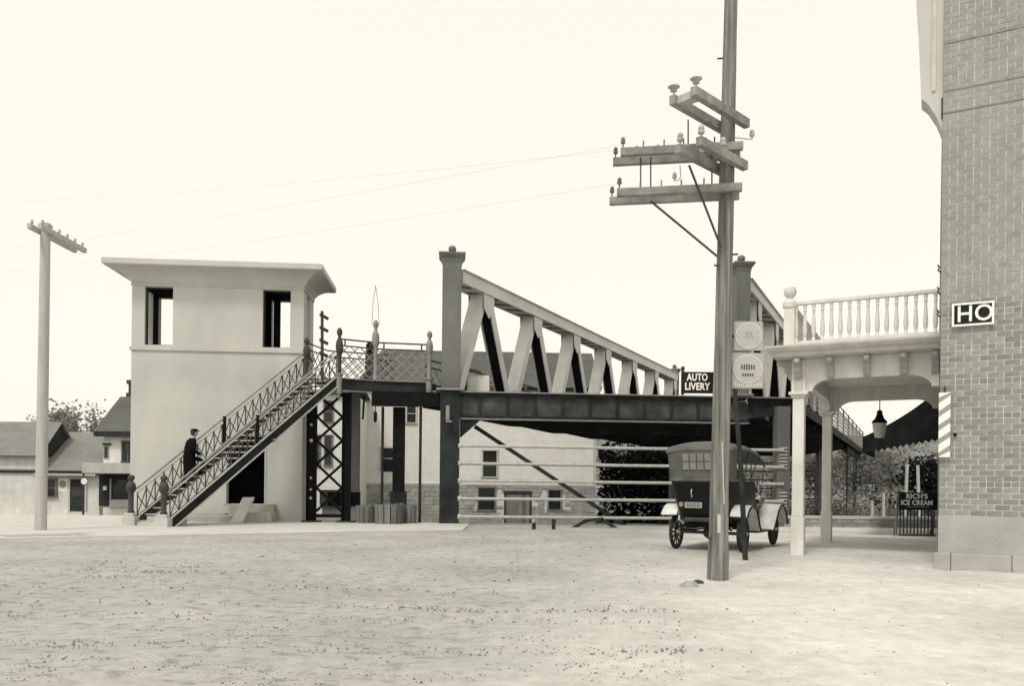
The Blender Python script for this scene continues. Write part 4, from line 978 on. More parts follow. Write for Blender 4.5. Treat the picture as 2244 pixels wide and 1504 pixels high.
# two square round-faced signs on the right of the pole
def disc_sign(u0, v0, u1, v1, label, rows):
    SZ = ub.y + .12; a, b = at(u0, v1, SZ), at(u1, v0, SZ); w, h = b.x - a.x, b.z - a.z
    t = thing('garage_sign', label, 'sign', (a.x, SZ, a.z))
    m = MB(); m.box((a.x, SZ, a.z), (b.x, SZ + .03, b.z)); m.build('plate', M_disc2, t)
    r = min(w, h) * .46; c = V(((a.x + b.x) / 2, SZ - .003, (a.z + b.z) / 2 + (h - w) / 2 * .6)); m = MB(); m.lathe([(r, 0), (r * .98, .008)], (0, 0, 0), 32); m.xf(Matrix.Translation(c) @ Matrix.Rotation(R(90), 4, 'X')); m.build('disc', M_disc, t)
    m = MB(); k = 40
    for i in range(k):
        a0, a1 = 6.2832 * i / k, 6.2832 * (i + 1) / k; m.beam(c + V((math.cos(a0) * r, -.004, math.sin(a0) * r)), c + V((math.cos(a1) * r, -.004, math.sin(a1) * r)), .008, .006)
    m.build('rim', M_letter, t)
    m = MB()
    for (z, n, w_, h_) in rows:
        for i in range(n):
            x = (i - (n - 1) / 2) * w_ * 1.9; hh_ = h_ * (1 - .12 * abs(i - (n - 1) / 2)); m.box((c.x + x - w_ / 2, SZ - .016, c.z + z - hh_ / 2), (c.x + x + w_ / 2, SZ - .010, c.z + z + hh_ / 2))
    m.build('print_marks', M_strip if len(rows) == 3 else M_iron, t)
    m = MB(); m.beam((a.x + .03, SZ + .05, a.z + h / 2), (a.x - .14, SZ + .05, a.z + h / 2), .04, .03); m.build('bracket', M_iron, t)
    return t, a, b, SZ
disc_sign(1609, 705, 1672, 768, 'upper pale square sign with a round plain face on the pole', [(.04, 3, .020, .03), (.005, 2, .03, .012), (-.03, 3, .026, .012)])
t_, a, b, SZ = disc_sign(1604, 774, 1673, 851, 'lower pale square sign with a round face of dark vertical marks', [(.03, 6, .019, .085), (-.085, 5, .019, .045)])
m = MB(); r_ = random.Random(4)
for i in range(15):
    x = a.x + .03 + i * (b.x - a.x - .06) / 14; z = a.z + .035 + .02 * abs(i - 7) / 7; m.beam((x - .006, SZ - .006, z - .02), (x + r_.uniform(-.012, .012), SZ - .006, z + .022), .011, .006)
m.build('worn_print', M_letter, t_)
# leaning dark post right of the pole
a, b = gnd(1634, 1229), at(1610, 850, 14.9)
m = MB(); m.tube([a - V((0, 0, .1)), a.lerp(b, .5) + V((.02, 0, 0)), b], [.05, .045, .04], 10); tag(m.build('leaning_post', M_darkwood, smooth=True), 'thin dark post leaning just right of the utility pole', 'post')
# wires
def wire(p, q, sag, lab):
    pts = [V(p).lerp(V(q), k / 24) - V((0, 0, sag * 4 * (k / 24) * (1 - k / 24))) for k in range(25)]
    m = MB(); m.tube(pts, .0012, 5); tag(m.build('overhead_wire', M_railmid), lab, 'wire', 'overhead wires')
wire(at(1356, 318, ub.y), at(-40, 553, 26), .10, 'upper faint overhead wire slanting from the pole crossarm to the left')
wire(at(1355, 402, ub.y), at(-40, 600, 24), .12, 'lower faint overhead wire slanting down to the left past the cabin roof')
wire(at(1345, 330, ub.y + .3), at(-40, 440, 34), .2, 'topmost faint overhead wire crossing the open sky')
# scrap on the ground by the pole
p = gnd(1515, 1283); r_ = random.Random(9)
for i, (du, r0, lab) in enumerate(((0, .13, 'flat pale rock lying left of the utility pole foot'), (20, .09, 'small dark rock beside the flat rock near the pole foot'))):
    q = gnd(1508 + du, 1287 - i * 7); m = MB(); rg1 = [(q.x + r0 * (1.3 + .4 * r_.uniform(-1, 1)) * math.cos(a_), q.y + r0 * math.sin(a_), q.z - .02) for a_ in [k * .785 for k in range(8)]]
    rg2 = [(q.x + (x - q.x) * .5 + .03, q.y + (y - q.y) * .5, q.z + r0 * r_.uniform(.4, .7)) for x, y, _ in rg1]; m.loft([rg1, rg2]); tag(m.build('rock', M_stone if i == 0 else M_iron, bevel=.01), lab, 'rock')

# ------------------------------------------------------------------ hotel corner
HR = R(-28.0)
HC = gnd(2056, 1247); HC.z = 0
FH = frame(HC, HR); FHi = FH.inverted(); HN = FH.to_3x3() @ V((0, -1, 0))
def hl(u, v, y=0.):
    return FHi @ hit(u, v, FH @ V((0, y, 0)), HN)
hot = thing('brick_hotel', 'brick hotel corner with stone base and overhanging oriel at the right edge', 'building', HC, HR)
zb0 = hl(2100, 1131).z; HT = 10.4
m = MB(); m.box((.0, .022, -.1), (3.2, 17, HT)); m.build('wall', M_brickw, hot)
m = MB(); m.box((.004, .007, zb0), (3.2, .0215, HT)); m.build('mortar', M_mortar, hot)
BH, BLn, J = .0955, .232, .013
sm_, hm_ = MB(), MB()
sm_.box((0, 0, 0), (BLn - J, .02, BH - J)); hm_.box((0, 0, 0), (BLn / 2 - J, .02, BH - J))
me_s, me_h = sm_.mesh('brick', M_brick, bevel=.0025), hm_.mesh('brick', M_brick, bevel=.0025)
rest = MB(); nb = 0; row = 0; z = zb0 + .01; rb = random.Random(6)
while z < HT - BH:
    x = 0.0; first = True
    while x < 1.75:
        half = (first and row % 2 == 1) or (row % 6 == 5); ln = BLn / 2 if half else BLn; first = False
        dy = rb.uniform(-.002, .003)
        if nb < 300 and x < 1.4:
            o = bpy.data.objects.new('brick', me_h if half else me_s); COL.objects.link(o); o.parent = hot; o.location = (x, dy - .001, z); nb += 1
        else:
            rest.box((x, dy - .001, z), (x + ln - J, .019, z + BH - J))
        x += ln
    z += BH; row += 1
tag(rest.build('upper_bricks', M_brick, hot), None, kind='stuff')
m = MB(); m.box((-.008, -.006, .27), (3.2, .022, zb0)); m.build('plaster_band', M_base, hot)
jx = hl(2083, 1230).x
for x0, x1 in ((-.07, jx - .004), (jx + .004, 1.05), (1.058, 3.2)):
    m = MB(); m.box((x0, -.075, -.08), (x1, .03, .27)); m.build('plinth_block', M_base, hot, bevel=.012)
# oriel with corbelled foot on the street side
def ox(u, v): p = hl(u, v, .05); return p.x, p.z
pr = [ox(2069, 287), ox(2052, 255), ox(2034, 228), ox(2019, 216), ox(2012, 60), ox(2006, -40)]
pr = [(min(x, -.002), z) for x, z in pr] + [(-.002, pr[-1][1])]
m = MB(); m.extr([(x, .05, z) for x, z in pr], (0, .45, 0)); orl = m.build('oriel', M_conc, hot)
m = MB(); x_, z_ = ox(2046, 200); m.box((x_ - .03, .02, z_), (x_ + .03, .05, HT)); m.build('trim_board', M_trim, orl)
m = MB(); x_, z_ = ox(2064, 260); m.box((x_ - .01, .025, z_), (x_ + .012, .05, z_ + .35)); m.build('trim_slot', M_iron, orl)
m = MB()
for v in (84, 190, 238): q = hl(2120, v); m.box((.0, -.012, q.z - .012), (1.75, -.001, q.z + .012))
m.build('string_course', M_brickw, hot)
for u, v in ((2058, 592), (2060, 640), (2060, 690)):
    q = hl(u, v, .1); m = MB(); m.tube([(.0, .1, q.z - .05), (-.05, .1, q.z), (-.03, .1, q.z + .05), (-.06, .1, q.z + .09)], .014, 6); m.build('iron_hook', M_iron, hot)
q = hl(2093, 953); m = MB(); m.lathe([(.03, 0), (.02, .04)], (0, 0, 0), 8); m.xf(Matrix.Translation((q.x, -.002, q.z)) @ Matrix.Rotation(R(90), 4, 'X')); m.build('bolt', M_black, hot)
# HO sign
a, b = hl(2087, 717), hl(2177, 662)
hsn = thing('hotel_sign', 'black framed board lettered HO high on the brick wall', 'sign', FH @ V((a.x, 0, a.z)), HR)
w, h = b.x - a.x, b.z - a.z
m = MB(); m.box((.0, -.05, 0), (w, -.004, h)); m.build('board', M_sign, hsn)
m = MB(); f = .022; m.box((-.01, -.075, -.01), (w + .01, -.051, f)); m.box((-.01, -.075, h - f), (w + .01, -.051, h + .01)); m.box((-.01, -.075, f), (f, -.051, h - f)); m.box((w - f, -.075, f), (w + .01, -.051, h - f)); m.build('frame', M_letter, hsn)
letters('HO', .38, Matrix.Translation((w * .55, -.056, h * .5)), M_letter, hsn, sx=.90, bold=.004)
# striped barber board
a, b = hl(2056, 1003), hl(2083, 862)
bb = thing('striped_board', 'narrow white board with slanting grey stripes hung at the hotel corner', 'board', FH @ V((a.x, -.12, a.z)), HR)
w, h = b.x - a.x, b.z - a.z
m = MB(); m.box((0, 0, 0), (w, .04, h)); m.build('panel', M_letter, bb)
for k in range(5):
    z0 = h * (-.02 + k * .215); pts = [(0, z0), (w, z0 + w * .75), (w, z0 + w * .75 + .095), (0, z0 + .095)]
    pts = [(x, min(max(z, .004), h - .004)) for x, z in pts]
    m = MB(); m.extr([(x, -.003, z) for x, z in pts], (0, .0025, 0)); m.build('stripe', M_strip, bb)
m = MB(); m.beam((w * .5, .02, h), (w * .5, .02, h + .10), .03, .03); m.beam((w * .5, .02, h + .09), (w * .5, .14, h + .09), .03, .03); m.build('bracket', M_iron, bb)

# ------------------------------------------------------------------ portico
PO = gnd(1748, 1217); PO.z = 0
FP = frame(PO, HR); FPi = FP.inverted(); PW = (FPi @ (FH @ V((0, 0, 0)))).x - .01; PL = 4.69
por = thing('hotel_portico', 'white wooden hotel porch with bracketed frieze, square posts and balustraded roof', 'porch', PO, HR)
def pl_(u, v, y=0.): return FPi @ hit(u, v, FP @ V((0, y, 0)), HN)
for y in (0, PL):
    m = MB(); m.box((-.125, y - .125, -.05), (.125, y + .125, .75)); m.box((-.11, y - .11, .75), (.11, y + .11, 3.12)); c_ = m.build('column', M_white, por, bevel=.012)
    m = MB(); m.box((-.14, y - .14, 3.12), (.14, y + .14, 3.17)); m.box((-.18, y - .18, 3.17), (.18, y + .18, 3.235)); m.build('capital', M_white, c_, bevel=.01)
    m = MB(); m.box((-.13, y - .13, 3.235), (.13, y + .13, 3.86)); m.build('pier_block', M_white, c_)
zf, za, zl = 3.87, 3.47, 3.24
def arch(x0, x1):
    pts = [(x0, zl), (x0 + .10, zl)]
    for k in range(9): t = k / 8 * math.pi / 2; pts.append((x0 + .12 + .38 * (1 - math.cos(t)), zl + (za - zl) * math.sin(t)))
    for k in range(9): t = (1 - k / 8) * math.pi / 2; pts.append((x1 - .12 - .38 * (1 - math.cos(t)), zl + (za - zl) * math.sin(t)))
    pts += [(x1 - .10, zl), (x1, zl), (x1, zf), (x0, zf)]; return pts
m = MB(); m.extr([(x, -.075, z) for x, z in arch(.131, PW)], (0, .15, 0)); m.build('frieze', M_white, por)
m = MB(); m.extr([(-.075, y, z) for y, z in arch(.131, PL - .131)], (.15, 0, 0)); m.build('frieze', M_white, por)
m = MB(); m.extr([(x, PL - .075, z) for x, z in arch(.131, PW)], (0, .15, 0)); m.build('frieze', M_white, por)
def prect(o, z): return [(-o, -o, z), (PW, -o, z), (PW, PL + o, z), (-o, PL + o, z)]
m = MB(); m.loft([prect(.40, 3.872), prect(.46, 3.90), prect(.47, 3.95), prect(.54, 4.0), prect(.58, 4.06), prect(.58, 4.10), prect(.2, 4.13)]); m.build('roof', M_trim, por)
m = MB(); m.box((.08, .08, 3.80), (PW, PL - .08, 3.868)); m.build('ceiling', M_white, por)
def console(x, y, ax):
    pr_ = [(0, 3.865), (.27, 3.865), (.28, 3.80), (.22, 3.75), (.14, 3.70), (.15, 3.64), (.09, 3.57), (.08, 3.52), (.04, 3.47), (0, 3.46)]
    m = MB()
    if ax == 'y': m.extr([(x - .06, y - d, z) for d, z in pr_], (.12, 0, 0))
    else: m.extr([(x - d, y - .06, z) for d, z in pr_], (0, .12, 0))
    c = m.build('console', M_cons, por)
    m = MB(); m.lathe([(.01, -.045), (.045, -.03), (.045, .03), (.01, .045)], (0, 0, 0), 8)
    if ax == 'y': m.xf(Matrix.Translation((x, y - .26, 3.81)) @ Matrix.Rotation(R(90), 4, 'Y'))
    else: m.xf(Matrix.Translation((x - .26, y, 3.81)) @ Matrix.Rotation(R(90), 4, 'X'))
    m.build('drop', M_trim, c, smooth=True)
for u in (1822, 1901, 1981): q = pl_(u, 800); console(q.x, -.078, 'y')
console(0, -.134, 'y'); console(PW - .07, -.078, 'y')
for k in range(1, 6): console(-.078, PL * k / 6, 'x')
console(-.134, 0, 'x')
m = MB(); m.extr([(x, -.15, z) for x, z in ((-.07, 3.24), (.07, 3.24), (.09, 3.5), (-.09, 3.5))], (0, .02, 0)); m.build('apron', M_trim, por)
# balustrade on the porch roof
BAL = [(.035, 0), (.035, .05), (.022, .07), (.035, .10), (.046, .20), (.040, .32), (.028, .46), (.024, .56), (.036, .59), (.024, .62), (.034, .65), (.034, .72)]
bm_ = MB(); bm_.lathe(BAL, (0, 0, 0), 10); me_b = bm_.mesh('baluster', M_white, smooth=True)
yb, xb = -.22, -.16
for (p, q) in (((xb, yb), (PW, yb)), ((xb, yb), (xb, PL + .3))):
    m = MB(); m.beam((*p, 4.18), (*q, 4.18), .10, .06); m.build('bottom_rail', M_white, por)
    m = MB(); m.beam((*p, 4.955), (*q, 4.955), .11, .06); m.build('top_rail', M_white, por)
    n_ = 16 if q[0] > 1 else 26
    for k in range(n_):
        t = (k + .75) / (n_ + .2); o = bpy.data.objects.new('baluster', me_b); COL.objects.link(o); o.parent = por; o.location = (p[0] + (q[0] - p[0]) * t, p[1] + (q[1] - p[1]) * t, 4.208)
m = MB(); m.box((xb - .10, yb - .10, 4.11), (xb + .10, yb + .10, 4.86)); m.lathe([(.10, 0), (.135, .03), (.14, .12), (.10, .17), (.06, .20), (.05, .22), (.10, .26), (.125, .34), (.10, .42), (.03, .46)], (xb, yb, 4.86), 12); m.build('corner_post', M_white, por, smooth=True)
# hanging lamp
q = pl_(1928, 880, PL)
la = thing('hanging_lamp', 'hanging lamp with dark cap and ribbed white glass under the porch', 'lamp', FP @ V((q.x, PL, 2.8)), HR)
z1 = .67
m = MB(); m.tube([(0, 0, z1), (0, 0, .42)], .012, 6); m.build('stem', M_black, la)
m = MB(); m.lathe([(.18, .12), (.17, .16), (.10, .24), (.06, .36), (.07, .40), (.02, .44)], (0, 0, 0), 14); m.build('cap', M_black, la, smooth=True)
m = MB(); prf = []
for k in range(13): t = k / 12; prf.append(((.155 - .06 * t * t) * (1 + .06 * (k % 2)), .12 - .36 * t))
m.lathe(prf, (0, 0, 0), 14); m.build('shade', M_glow, la, smooth=True)
# awning beyond the porch
AY0, AY1, AX = 9.5, 14.5, -1.88
aw = thing('dark_awning', 'dark canvas awning with scalloped edge sloping out from the hotel wall', 'awning', FH @ V((0, AY0, 2.6)), HR)
dz = -2.6; NS = 12
def awz(t, y=0.): return 4.05 - 1.24 * t - .13 * math.sin(math.pi * t) + .025 * math.sin(y * 5 + t * 4) * t + dz
rings = []
for k in range(21):
    y = (AY1 - AY0) * k / 20; upr = [(AX * q / NS, y, awz(q / NS, y)) for q in range(NS + 1)]
    rings.append(upr + [(x, yy, z - .03) for x, yy, z in reversed(upr)])
m = MB(); m.loft(rings); m.build('canvas', M_awning, aw, smooth=True, ang=60)
n_ = 12; pts = [(AX * q / NS, awz(q / NS) - .02) for q in range(NS + 1)]
for k in range(n_):
    xa = AX * (1 - k / n_); xb2 = AX * (1 - (k + 1) / n_); zz = 2.36 + .36 * (k / n_); pts += [(xa, zz + dz), ((xa + xb2) / 2, zz - .07 + dz)]
pts.append((0, 2.72 + dz))
m = MB(); m.extr([(x, .0, z) for x, z in pts], (0, .02, 0)); m.build('end_flap', M_awning, aw)
m = MB(); pts = [(0, 2.8 + dz), (AY1 - AY0, 2.8 + dz)]
for k in range(30): t = 1 - k / 30; pts += [((AY1 - AY0) * t, 2.40 + dz), ((AY1 - AY0) * (t - 1 / 60), 2.33 + dz)]
m.extr([(AX - .01, y, z) for y, z in pts], (-.02, 0, 0)); m.build('valance', M_awning, aw)
m = MB(); m.tube([(AX, .1, 2.76 + dz), (AX, AY1 - AY0, 2.76 + dz)], .03, 6); m.build('bar', M_iron, aw)
# ice cream sign stand
ip = gnd(2008, 1176); ik = ip.y / F
ic = thing('ice_cream_sign', "black board lettered RICH'S ICE CREAM on a slatted wooden stand", 'sign', ip, R(-8))
w2 = .56
m = MB(); m.box((-.50, -.03, .78), (.62, .0, 1.30)); m.build('board', M_sign, ic)
for tx, z, s_, k in (("RICH'S", 1.18, .20, 1.0), ('ICE CREAM', .99, .20, .86)):
    letters(tx, s_, Matrix.Translation((-.01, -.037, z)), M_letter, ic, sx=k, bold=.007)
m = MB(); r_ = random.Random(2); x = -.28
while x < .3: l = r_.uniform(.02, .05); m.box((x, -.036, .86), (x + l, -.031, .885)); x += l + .015
m.build('small_print', M_strip, ic)
for k in range(10):
    x = -.46 + k * .098; m = MB(); m.box((x - .016, -.02, .06), (x + .016, .005, .78)); m.build('slat', M_darkwood, ic)
m = MB(); m.box((-.50, -.035, .0), (.52, .015, .06)); m.build('bottom_rail', M_iron, ic)
for x in (-.53, .5):
    m = MB(); m.beam((x - .03, .05, -.02), (x, .01, 1.34 if x < 0 else .9), .05, .04); m.build('leg', M_wood, ic)
    m = MB(); m.beam((x, .35, -.02), (x, .02, .7), .04, .04); m.build('strut', M_wood, ic)

# ------------------------------------------------------------------ automobile
CR = R(-32)
car = thing('touring_car', 'black open touring automobile with canvas top and pale fenders parked facing away', 'car', (4.14, 16.7, 0), CR)
def rrect(x, y0, y1, z, r=.16, rf=.05):
    pts = []
    for cx, cy, rr_, a0 in ((x - rf, y1 - rf, rf, 0), (-x + rf, y1 - rf, rf, 90), (-x + r, y0 + r, r, 180), (x - r, y0 + r, r, 270)):
        for k in range(5): a = R(a0 + 90 * k / 4); pts.append((cx + rr_ * math.cos(a), cy + rr_ * math.sin(a), z))
    return pts
m = MB(); m.loft([rrect(.44, -.38, 1.5, .58), rrect(.50, -.50, 1.5, .74), rrect(.545, -.60, 1.5, 1.0), rrect(.575, -.66, 1.48, 1.2), rrect(.61, -.72, 1.3, 1.42), rrect(.62, -.73, 1.3, 1.45)]); cb = m.build('body', M_carbody, car, smooth=True)
m = MB(); m.loft([rrect(.625, -.735, .3, 1.44), rrect(.64, -.75, .3, 1.47), rrect(.62, -.73, .3, 1.50)]); m.build('belt_rim', M_canvas, cb, smooth=True)
m = MB(); m.box((-.5, .55, 1.3), (.5, .72, 1.66)); m.build('seat_back', M_canvas, cb, bevel=.05)
def section(y, hw_, ze, zc):
    n = 10; o = [(hw_ * math.cos(R(180 * k / n)), y, ze + (zc - ze) * math.sin(R(180 * k / n)) ** .75) for k in range(n + 1)]
    return o + [(x * .97, yy, z - .03) for x, yy, z in reversed(o)]
m = MB(); m.loft([section(*s_) for s_ in ((-.86, .62, 2.02, 2.10), (-.80, .67, 2.05, 2.20), (-.3, .68, 2.11, 2.27), (.6, .68, 2.10, 2.26), (1.3, .67, 2.02, 2.17), (1.75, .66, 1.90, 2.03), (2.0, .64, 1.80, 1.90))]); tp_ = m.build('top', M_canvas, car, smooth=True, ang=60)
def ushape(w, yb_, yf, z): return [(-w, yf, z), (-w, yb_ + .12, z), (-w + .04, yb_ + .03, z), (-w + .14, yb_, z), (w - .14, yb_, z), (w - .04, yb_ + .03, z), (w, yb_ + .12, z), (w, yf, z)]
m = MB(); m.loft([ushape(.61, -.735, -.15, 1.47), ushape(.635, -.79, -.22, 1.75), ushape(.66, -.85, -.30, 2.08)], close=False); m.build('rear_curtain', M_canvas, tp_, smooth=True, ang=50)
for i in range(4):
    for j in range(2):
        x = -.29 + i * .15; z = 1.68 + j * .17; yy = -.79 - (z - 1.75) * .18 - .02
        m = MB(); m.beam((x + .068, yy, z), (x + .068, yy - .03, z + .15), .125, .008, side=(1, 0, 0)); m.build('rear_pane', M_celluloid, tp_)
for x in (-.64, .64):
    m = MB(); m.tube([(x * .95, .75, 1.4), (x * 1.02, 1.1, 1.8), (x, 1.5, 1.98)], .014, 6); m.tube([(x * .95, .4, 1.45), (x, .6, 2.1)], .014, 6); m.build('top_bow', M_brass if x > 9 else M_iron, tp_)
    m = MB(); m.tube([(x * .95, 1.98, 1.82), (x * .5, 2.75, 1.0)], .008, 5); m.build('top_strap', M_iron, tp_)
# bonnet, radiator, windscreen, steering wheel
def hoodring(y, hw_, z0, z1): return [(-hw_, y, z0), (hw_, y, z0), (hw_, y, z1 - .12), (hw_ * .6, y, z1 - .02), (0, y, z1), (-hw_ * .6, y, z1 - .02), (-hw_, y, z1 - .12)]
m = MB(); m.loft([hoodring(1.5, .48, .62, 1.32), hoodring(1.72, .38, .62, 1.22), hoodring(2.5, .27, .62, 1.12)]); m.build('bonnet', M_carbody, car, smooth=True, ang=30)
m = MB(); m.loft([hoodring(2.5, .30, .55, 1.16), hoodring(2.6, .30, .55, 1.16)]); m.lathe([(.04, 0), (.04, .05), (.02, .07)], (0, 2.55, 1.15), 8); m.build('radiator', M_brass, car)
m = MB(); f = .02
m.box((-.46, 1.5, 1.33), (-.44, 1.52, 1.85)); m.box((.44, 1.5, 1.33), (.46, 1.52, 1.85)); m.box((-.46, 1.5, 1.85), (.46, 1.52, 1.87)); m.box((-.44, 1.5, 1.58), (.44, 1.52, 1.6)); m.build('windscreen_frame', M_brass, car)
m = MB(); c0 = V((-.22, 1.12, 1.42)); tl = Matrix.Rotation(R(-50), 3, 'X'); m.tube([c0 + tl @ V((.2 * math.cos(a), .2 * math.sin(a), 0)) for a in [k * .3142 for k in range(21)]], .014, 6, cap=False); m.tube([c0, (-.22, 1.5, 1.1)], .014, 6); m.build('steering_wheel', M_darkwood, car)
for x in (-.36, .36):
    m = MB(); m.lathe([(.03, -.14), (.08, -.1), (.11, 0), (.10, .01)], (0, 0, 0), 12); m.xf(Matrix.Translation((x, 2.62, 1.02)) @ Matrix.Rotation(R(-90), 4, 'X')); m.build('headlight', M_brass, car, smooth=True)
    m = MB(); m.lathe([(.04, 0), (.06, .04), (.06, .16), (.03, .2), (.04, .24)], (x * 1.6, 1.6, 1.22), 10); m.build('side_lamp', M_brass, car, smooth=True)
# wheels
def wheel(x, y):
    def rx(m): return m.xf(Matrix.Translation((x, y, .375)) @ Matrix.Rotation(R(90), 4, 'Y'))
    m = MB(); n = 28
    rings = []
    for k in range(n): a = 6.28319 * k / n; rings.append([((.335 + .042 * math.cos(b)) * math.cos(a), (.335 + .042 * math.cos(b)) * math.sin(a), .042 * math.sin(b)) for b in [j * .7854 for j in range(8)]])
    rings.append(rings[0]); m.loft(rings, caps=False); rx(m); w_ = m.build('wheel', M_tyre, car, smooth=True)
    m = MB(); rings = [[((.295 + dr_) * math.cos(6.28319 * k / n), (.295 + dr_) * math.sin(6.28319 * k / n), dz_) for dr_, dz_ in ((0, -.025), (.018, -.025), (.018, .025), (0, .025))] for k in range(n)]; rings.append(rings[0]); m.loft(rings, caps=False); rx(m); m.build('rim', M_iron, w_)
    m = MB()
    for k in range(12): a = 6.28319 * k / 12; m.tube([(.04 * math.cos(a), .04 * math.sin(a), 0), (.298 * math.cos(a), .298 * math.sin(a), 0)], [.022, .014], 6)
    rx(m); m.build('spokes', M_iron, w_)
    m = MB(); m.lathe([(.05, -.06), (.065, -.02), (.065, .02), (.05, .06), (.03, .10)], (0, 0, 0), 12); rx(m); m.build('hub', M_brass, w_, smooth=True)
for x in (-.71, .71):
    for y in (0, 2.45): wheel(x, y)
# fenders and running boards
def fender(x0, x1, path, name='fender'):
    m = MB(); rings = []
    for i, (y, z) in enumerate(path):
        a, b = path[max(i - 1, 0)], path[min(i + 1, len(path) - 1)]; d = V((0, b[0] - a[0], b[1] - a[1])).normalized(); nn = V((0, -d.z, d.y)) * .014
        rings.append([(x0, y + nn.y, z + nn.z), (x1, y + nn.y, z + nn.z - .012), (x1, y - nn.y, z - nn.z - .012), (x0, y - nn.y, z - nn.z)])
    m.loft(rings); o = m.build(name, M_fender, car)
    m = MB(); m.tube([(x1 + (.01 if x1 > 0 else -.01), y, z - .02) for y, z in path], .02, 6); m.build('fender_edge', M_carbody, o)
    inn = x0
    m = MB(); pp = [(inn, y, z - .014) for y, z in path] + [(inn, y, max(z - .3, .42)) for y, z in reversed(path)]
    m.build('x', M_carbody) if False else None
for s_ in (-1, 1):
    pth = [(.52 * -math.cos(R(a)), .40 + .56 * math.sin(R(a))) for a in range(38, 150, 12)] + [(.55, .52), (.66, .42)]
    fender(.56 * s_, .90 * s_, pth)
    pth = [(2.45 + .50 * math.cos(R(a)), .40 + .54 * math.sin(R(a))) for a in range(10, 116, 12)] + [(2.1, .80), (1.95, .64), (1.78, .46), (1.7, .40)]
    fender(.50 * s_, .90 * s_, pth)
    m = MB(); m.box((min(.5 * s_, .86 * s_), .62, .37), (max(.5 * s_, .86 * s_), 1.74, .40)); m.build('running_board', M_carbody, car)
    m = MB(); m.box((min(.40 * s_, .50 * s_), .3, .44), (max(.40 * s_, .50 * s_), 1.6, .60)); m.build('valance_panel', M_carbody, car)
# chassis
m = MB(); m.tube([(-.68, 0, .375), (.68, 0, .375)], .035, 8); m.lathe([(.02, -.13), (.1, -.08), (.14, 0), (.1, .08), (.02, .13)], (0, 0, .375), 12); m.build('rear_axle', M_iron, car, smooth=True)
m = MB(); m.tube([(-.68, 2.45, .375), (.68, 2.45, .375)], .025, 8); m.build('front_axle', M_iron, car)
m = MB(); m.beam((-.28, -.4, .54), (-.28, 2.6, .54), .05, .1); m.beam((.28, -.4, .54), (.28, 2.6, .54), .05, .1); m.beam((-.4, -.42, .54), (.4, -.42, .54), .05, .08); m.build('chassis', M_black, car)
m = MB(); m.tube([(-.5, -.05, .44), (-.25, -.05, .56), (0, -.05, .60), (.25, -.05, .56), (.5, -.05, .44)], .03, 6); m.build('rear_spring', M_iron, car)
m = MB(); m.tube([(-.34, -.5, .66), (.34, -.5, .66)], .05, 10); m.build('rear_bar', M_iron, car)
for x in (-.40, .40): m = MB(); m.tube([(x, -.42, .56), (x * 1.1, -.58, .66), (x * 1.12, -.56, .74)], .022, 8); m.build('spring_horn', M_rail, car)
m = MB(); m.box((-.30, -.655, .90), (.06, -.635, 1.02)); pq_ = m.build('number_plate', M_strip, car)
m = MB()
for k, x in enumerate((-.24, -.17, -.10, -.03)): m.box((x, -.66, .925), (x + .012, -.656, .995)); m.box((x, -.66, .983), (x + .04, -.656, .995)); m.box((x + .028, -.66, .925), (x + .04, -.656, .96))
m.build('plate_marks', M_iron, pq_)
m = MB(); m.lathe([(.02, -.05), (.045, -.03), (.05, .03), (.03, .05)], (-.36, -.68, .97), 10); m.build('tail_lamp', M_brass, car, smooth=True)
m = MB(); m.tube([(-.13, -.72, 1.28), (-.13, -.76, 1.22), (-.13, -.71, 1.12)], .012, 6); m.build('rear_handle', M_rail, car)

# ------------------------------------------------------------------ person climbing the stair
def skin_mesh(name, pts, edges, radii, m, parent, sub=2):
    me = bpy.data.meshes.new(name); me.from_pydata(pts, edges, []); o = bpy.data.objects.new(name, me); COL.objects.link(o)
    md = o.modifiers.new('skin', 'SKIN')
    for i, r in enumerate(radii): me.skin_vertices[0].data[i].radius = (r, r) if not isinstance(r, tuple) else r
    me.skin_vertices[0].data[0].use_root = True
    sb = o.modifiers.new('sub', 'SUBSURF'); sb.levels = sub; sb.render_levels = sub
    bpy.context.view_layer.update(); dg = bpy.context.evaluated_depsgraph_get()
    me2 = bpy.data.meshes.new_from_object(o.evaluated_get(dg)); bpy.data.objects.remove(o)
    me2.materials.clear()
    for q in (m if isinstance(m, list) else [m]): me2.materials.append(q)
    me2.shade_smooth(); o = bpy.data.objects.new(name, me2); COL.objects.link(o); o.parent = parent; return o
k0 = 5; tt0 = (k0 + .3) / NT + .14 / RUN.length
pp_ = A0 + RUN * tt0 + WV * .16; pz = zs((k0 + .3) / NT) - .08
PS = 1.06
per = thing('person', 'person in long dark coat and cap climbing the stair away from the viewer', 'person', (pp_.x, pp_.y, pz), R(40.9 - 90))
per.scale = (1.14, 1.1, 1.05)
dz2 = 2 * 4.93 / NT; dy2 = 2 * RUN.length / NT
P = [(0, .13, .95), (0, .15, 1.13), (0, .19, 1.33), (0, .23, 1.47), (0, .26, 1.53), (0, .285, 1.62), (0, .285, 1.71),
     (-.10, .12, .92), (-.10, .10, .50), (-.10, -.03, .09), (-.10, .14, .04),
     (.10, .15, .92), (.11, dy2 + .05, dz2 + .44), (.11, dy2 - .05, dz2 + .09), (.11, dy2 + .12, dz2 + .04),
     (-.17, .19, 1.40), (-.25, .13, 1.14), (-.22, .30, .96), (-.21, .36, .92),
     (.17, .19, 1.40), (.25, .15, 1.14), (.22, .36, 1.02), (.21, .43, 1.0)]
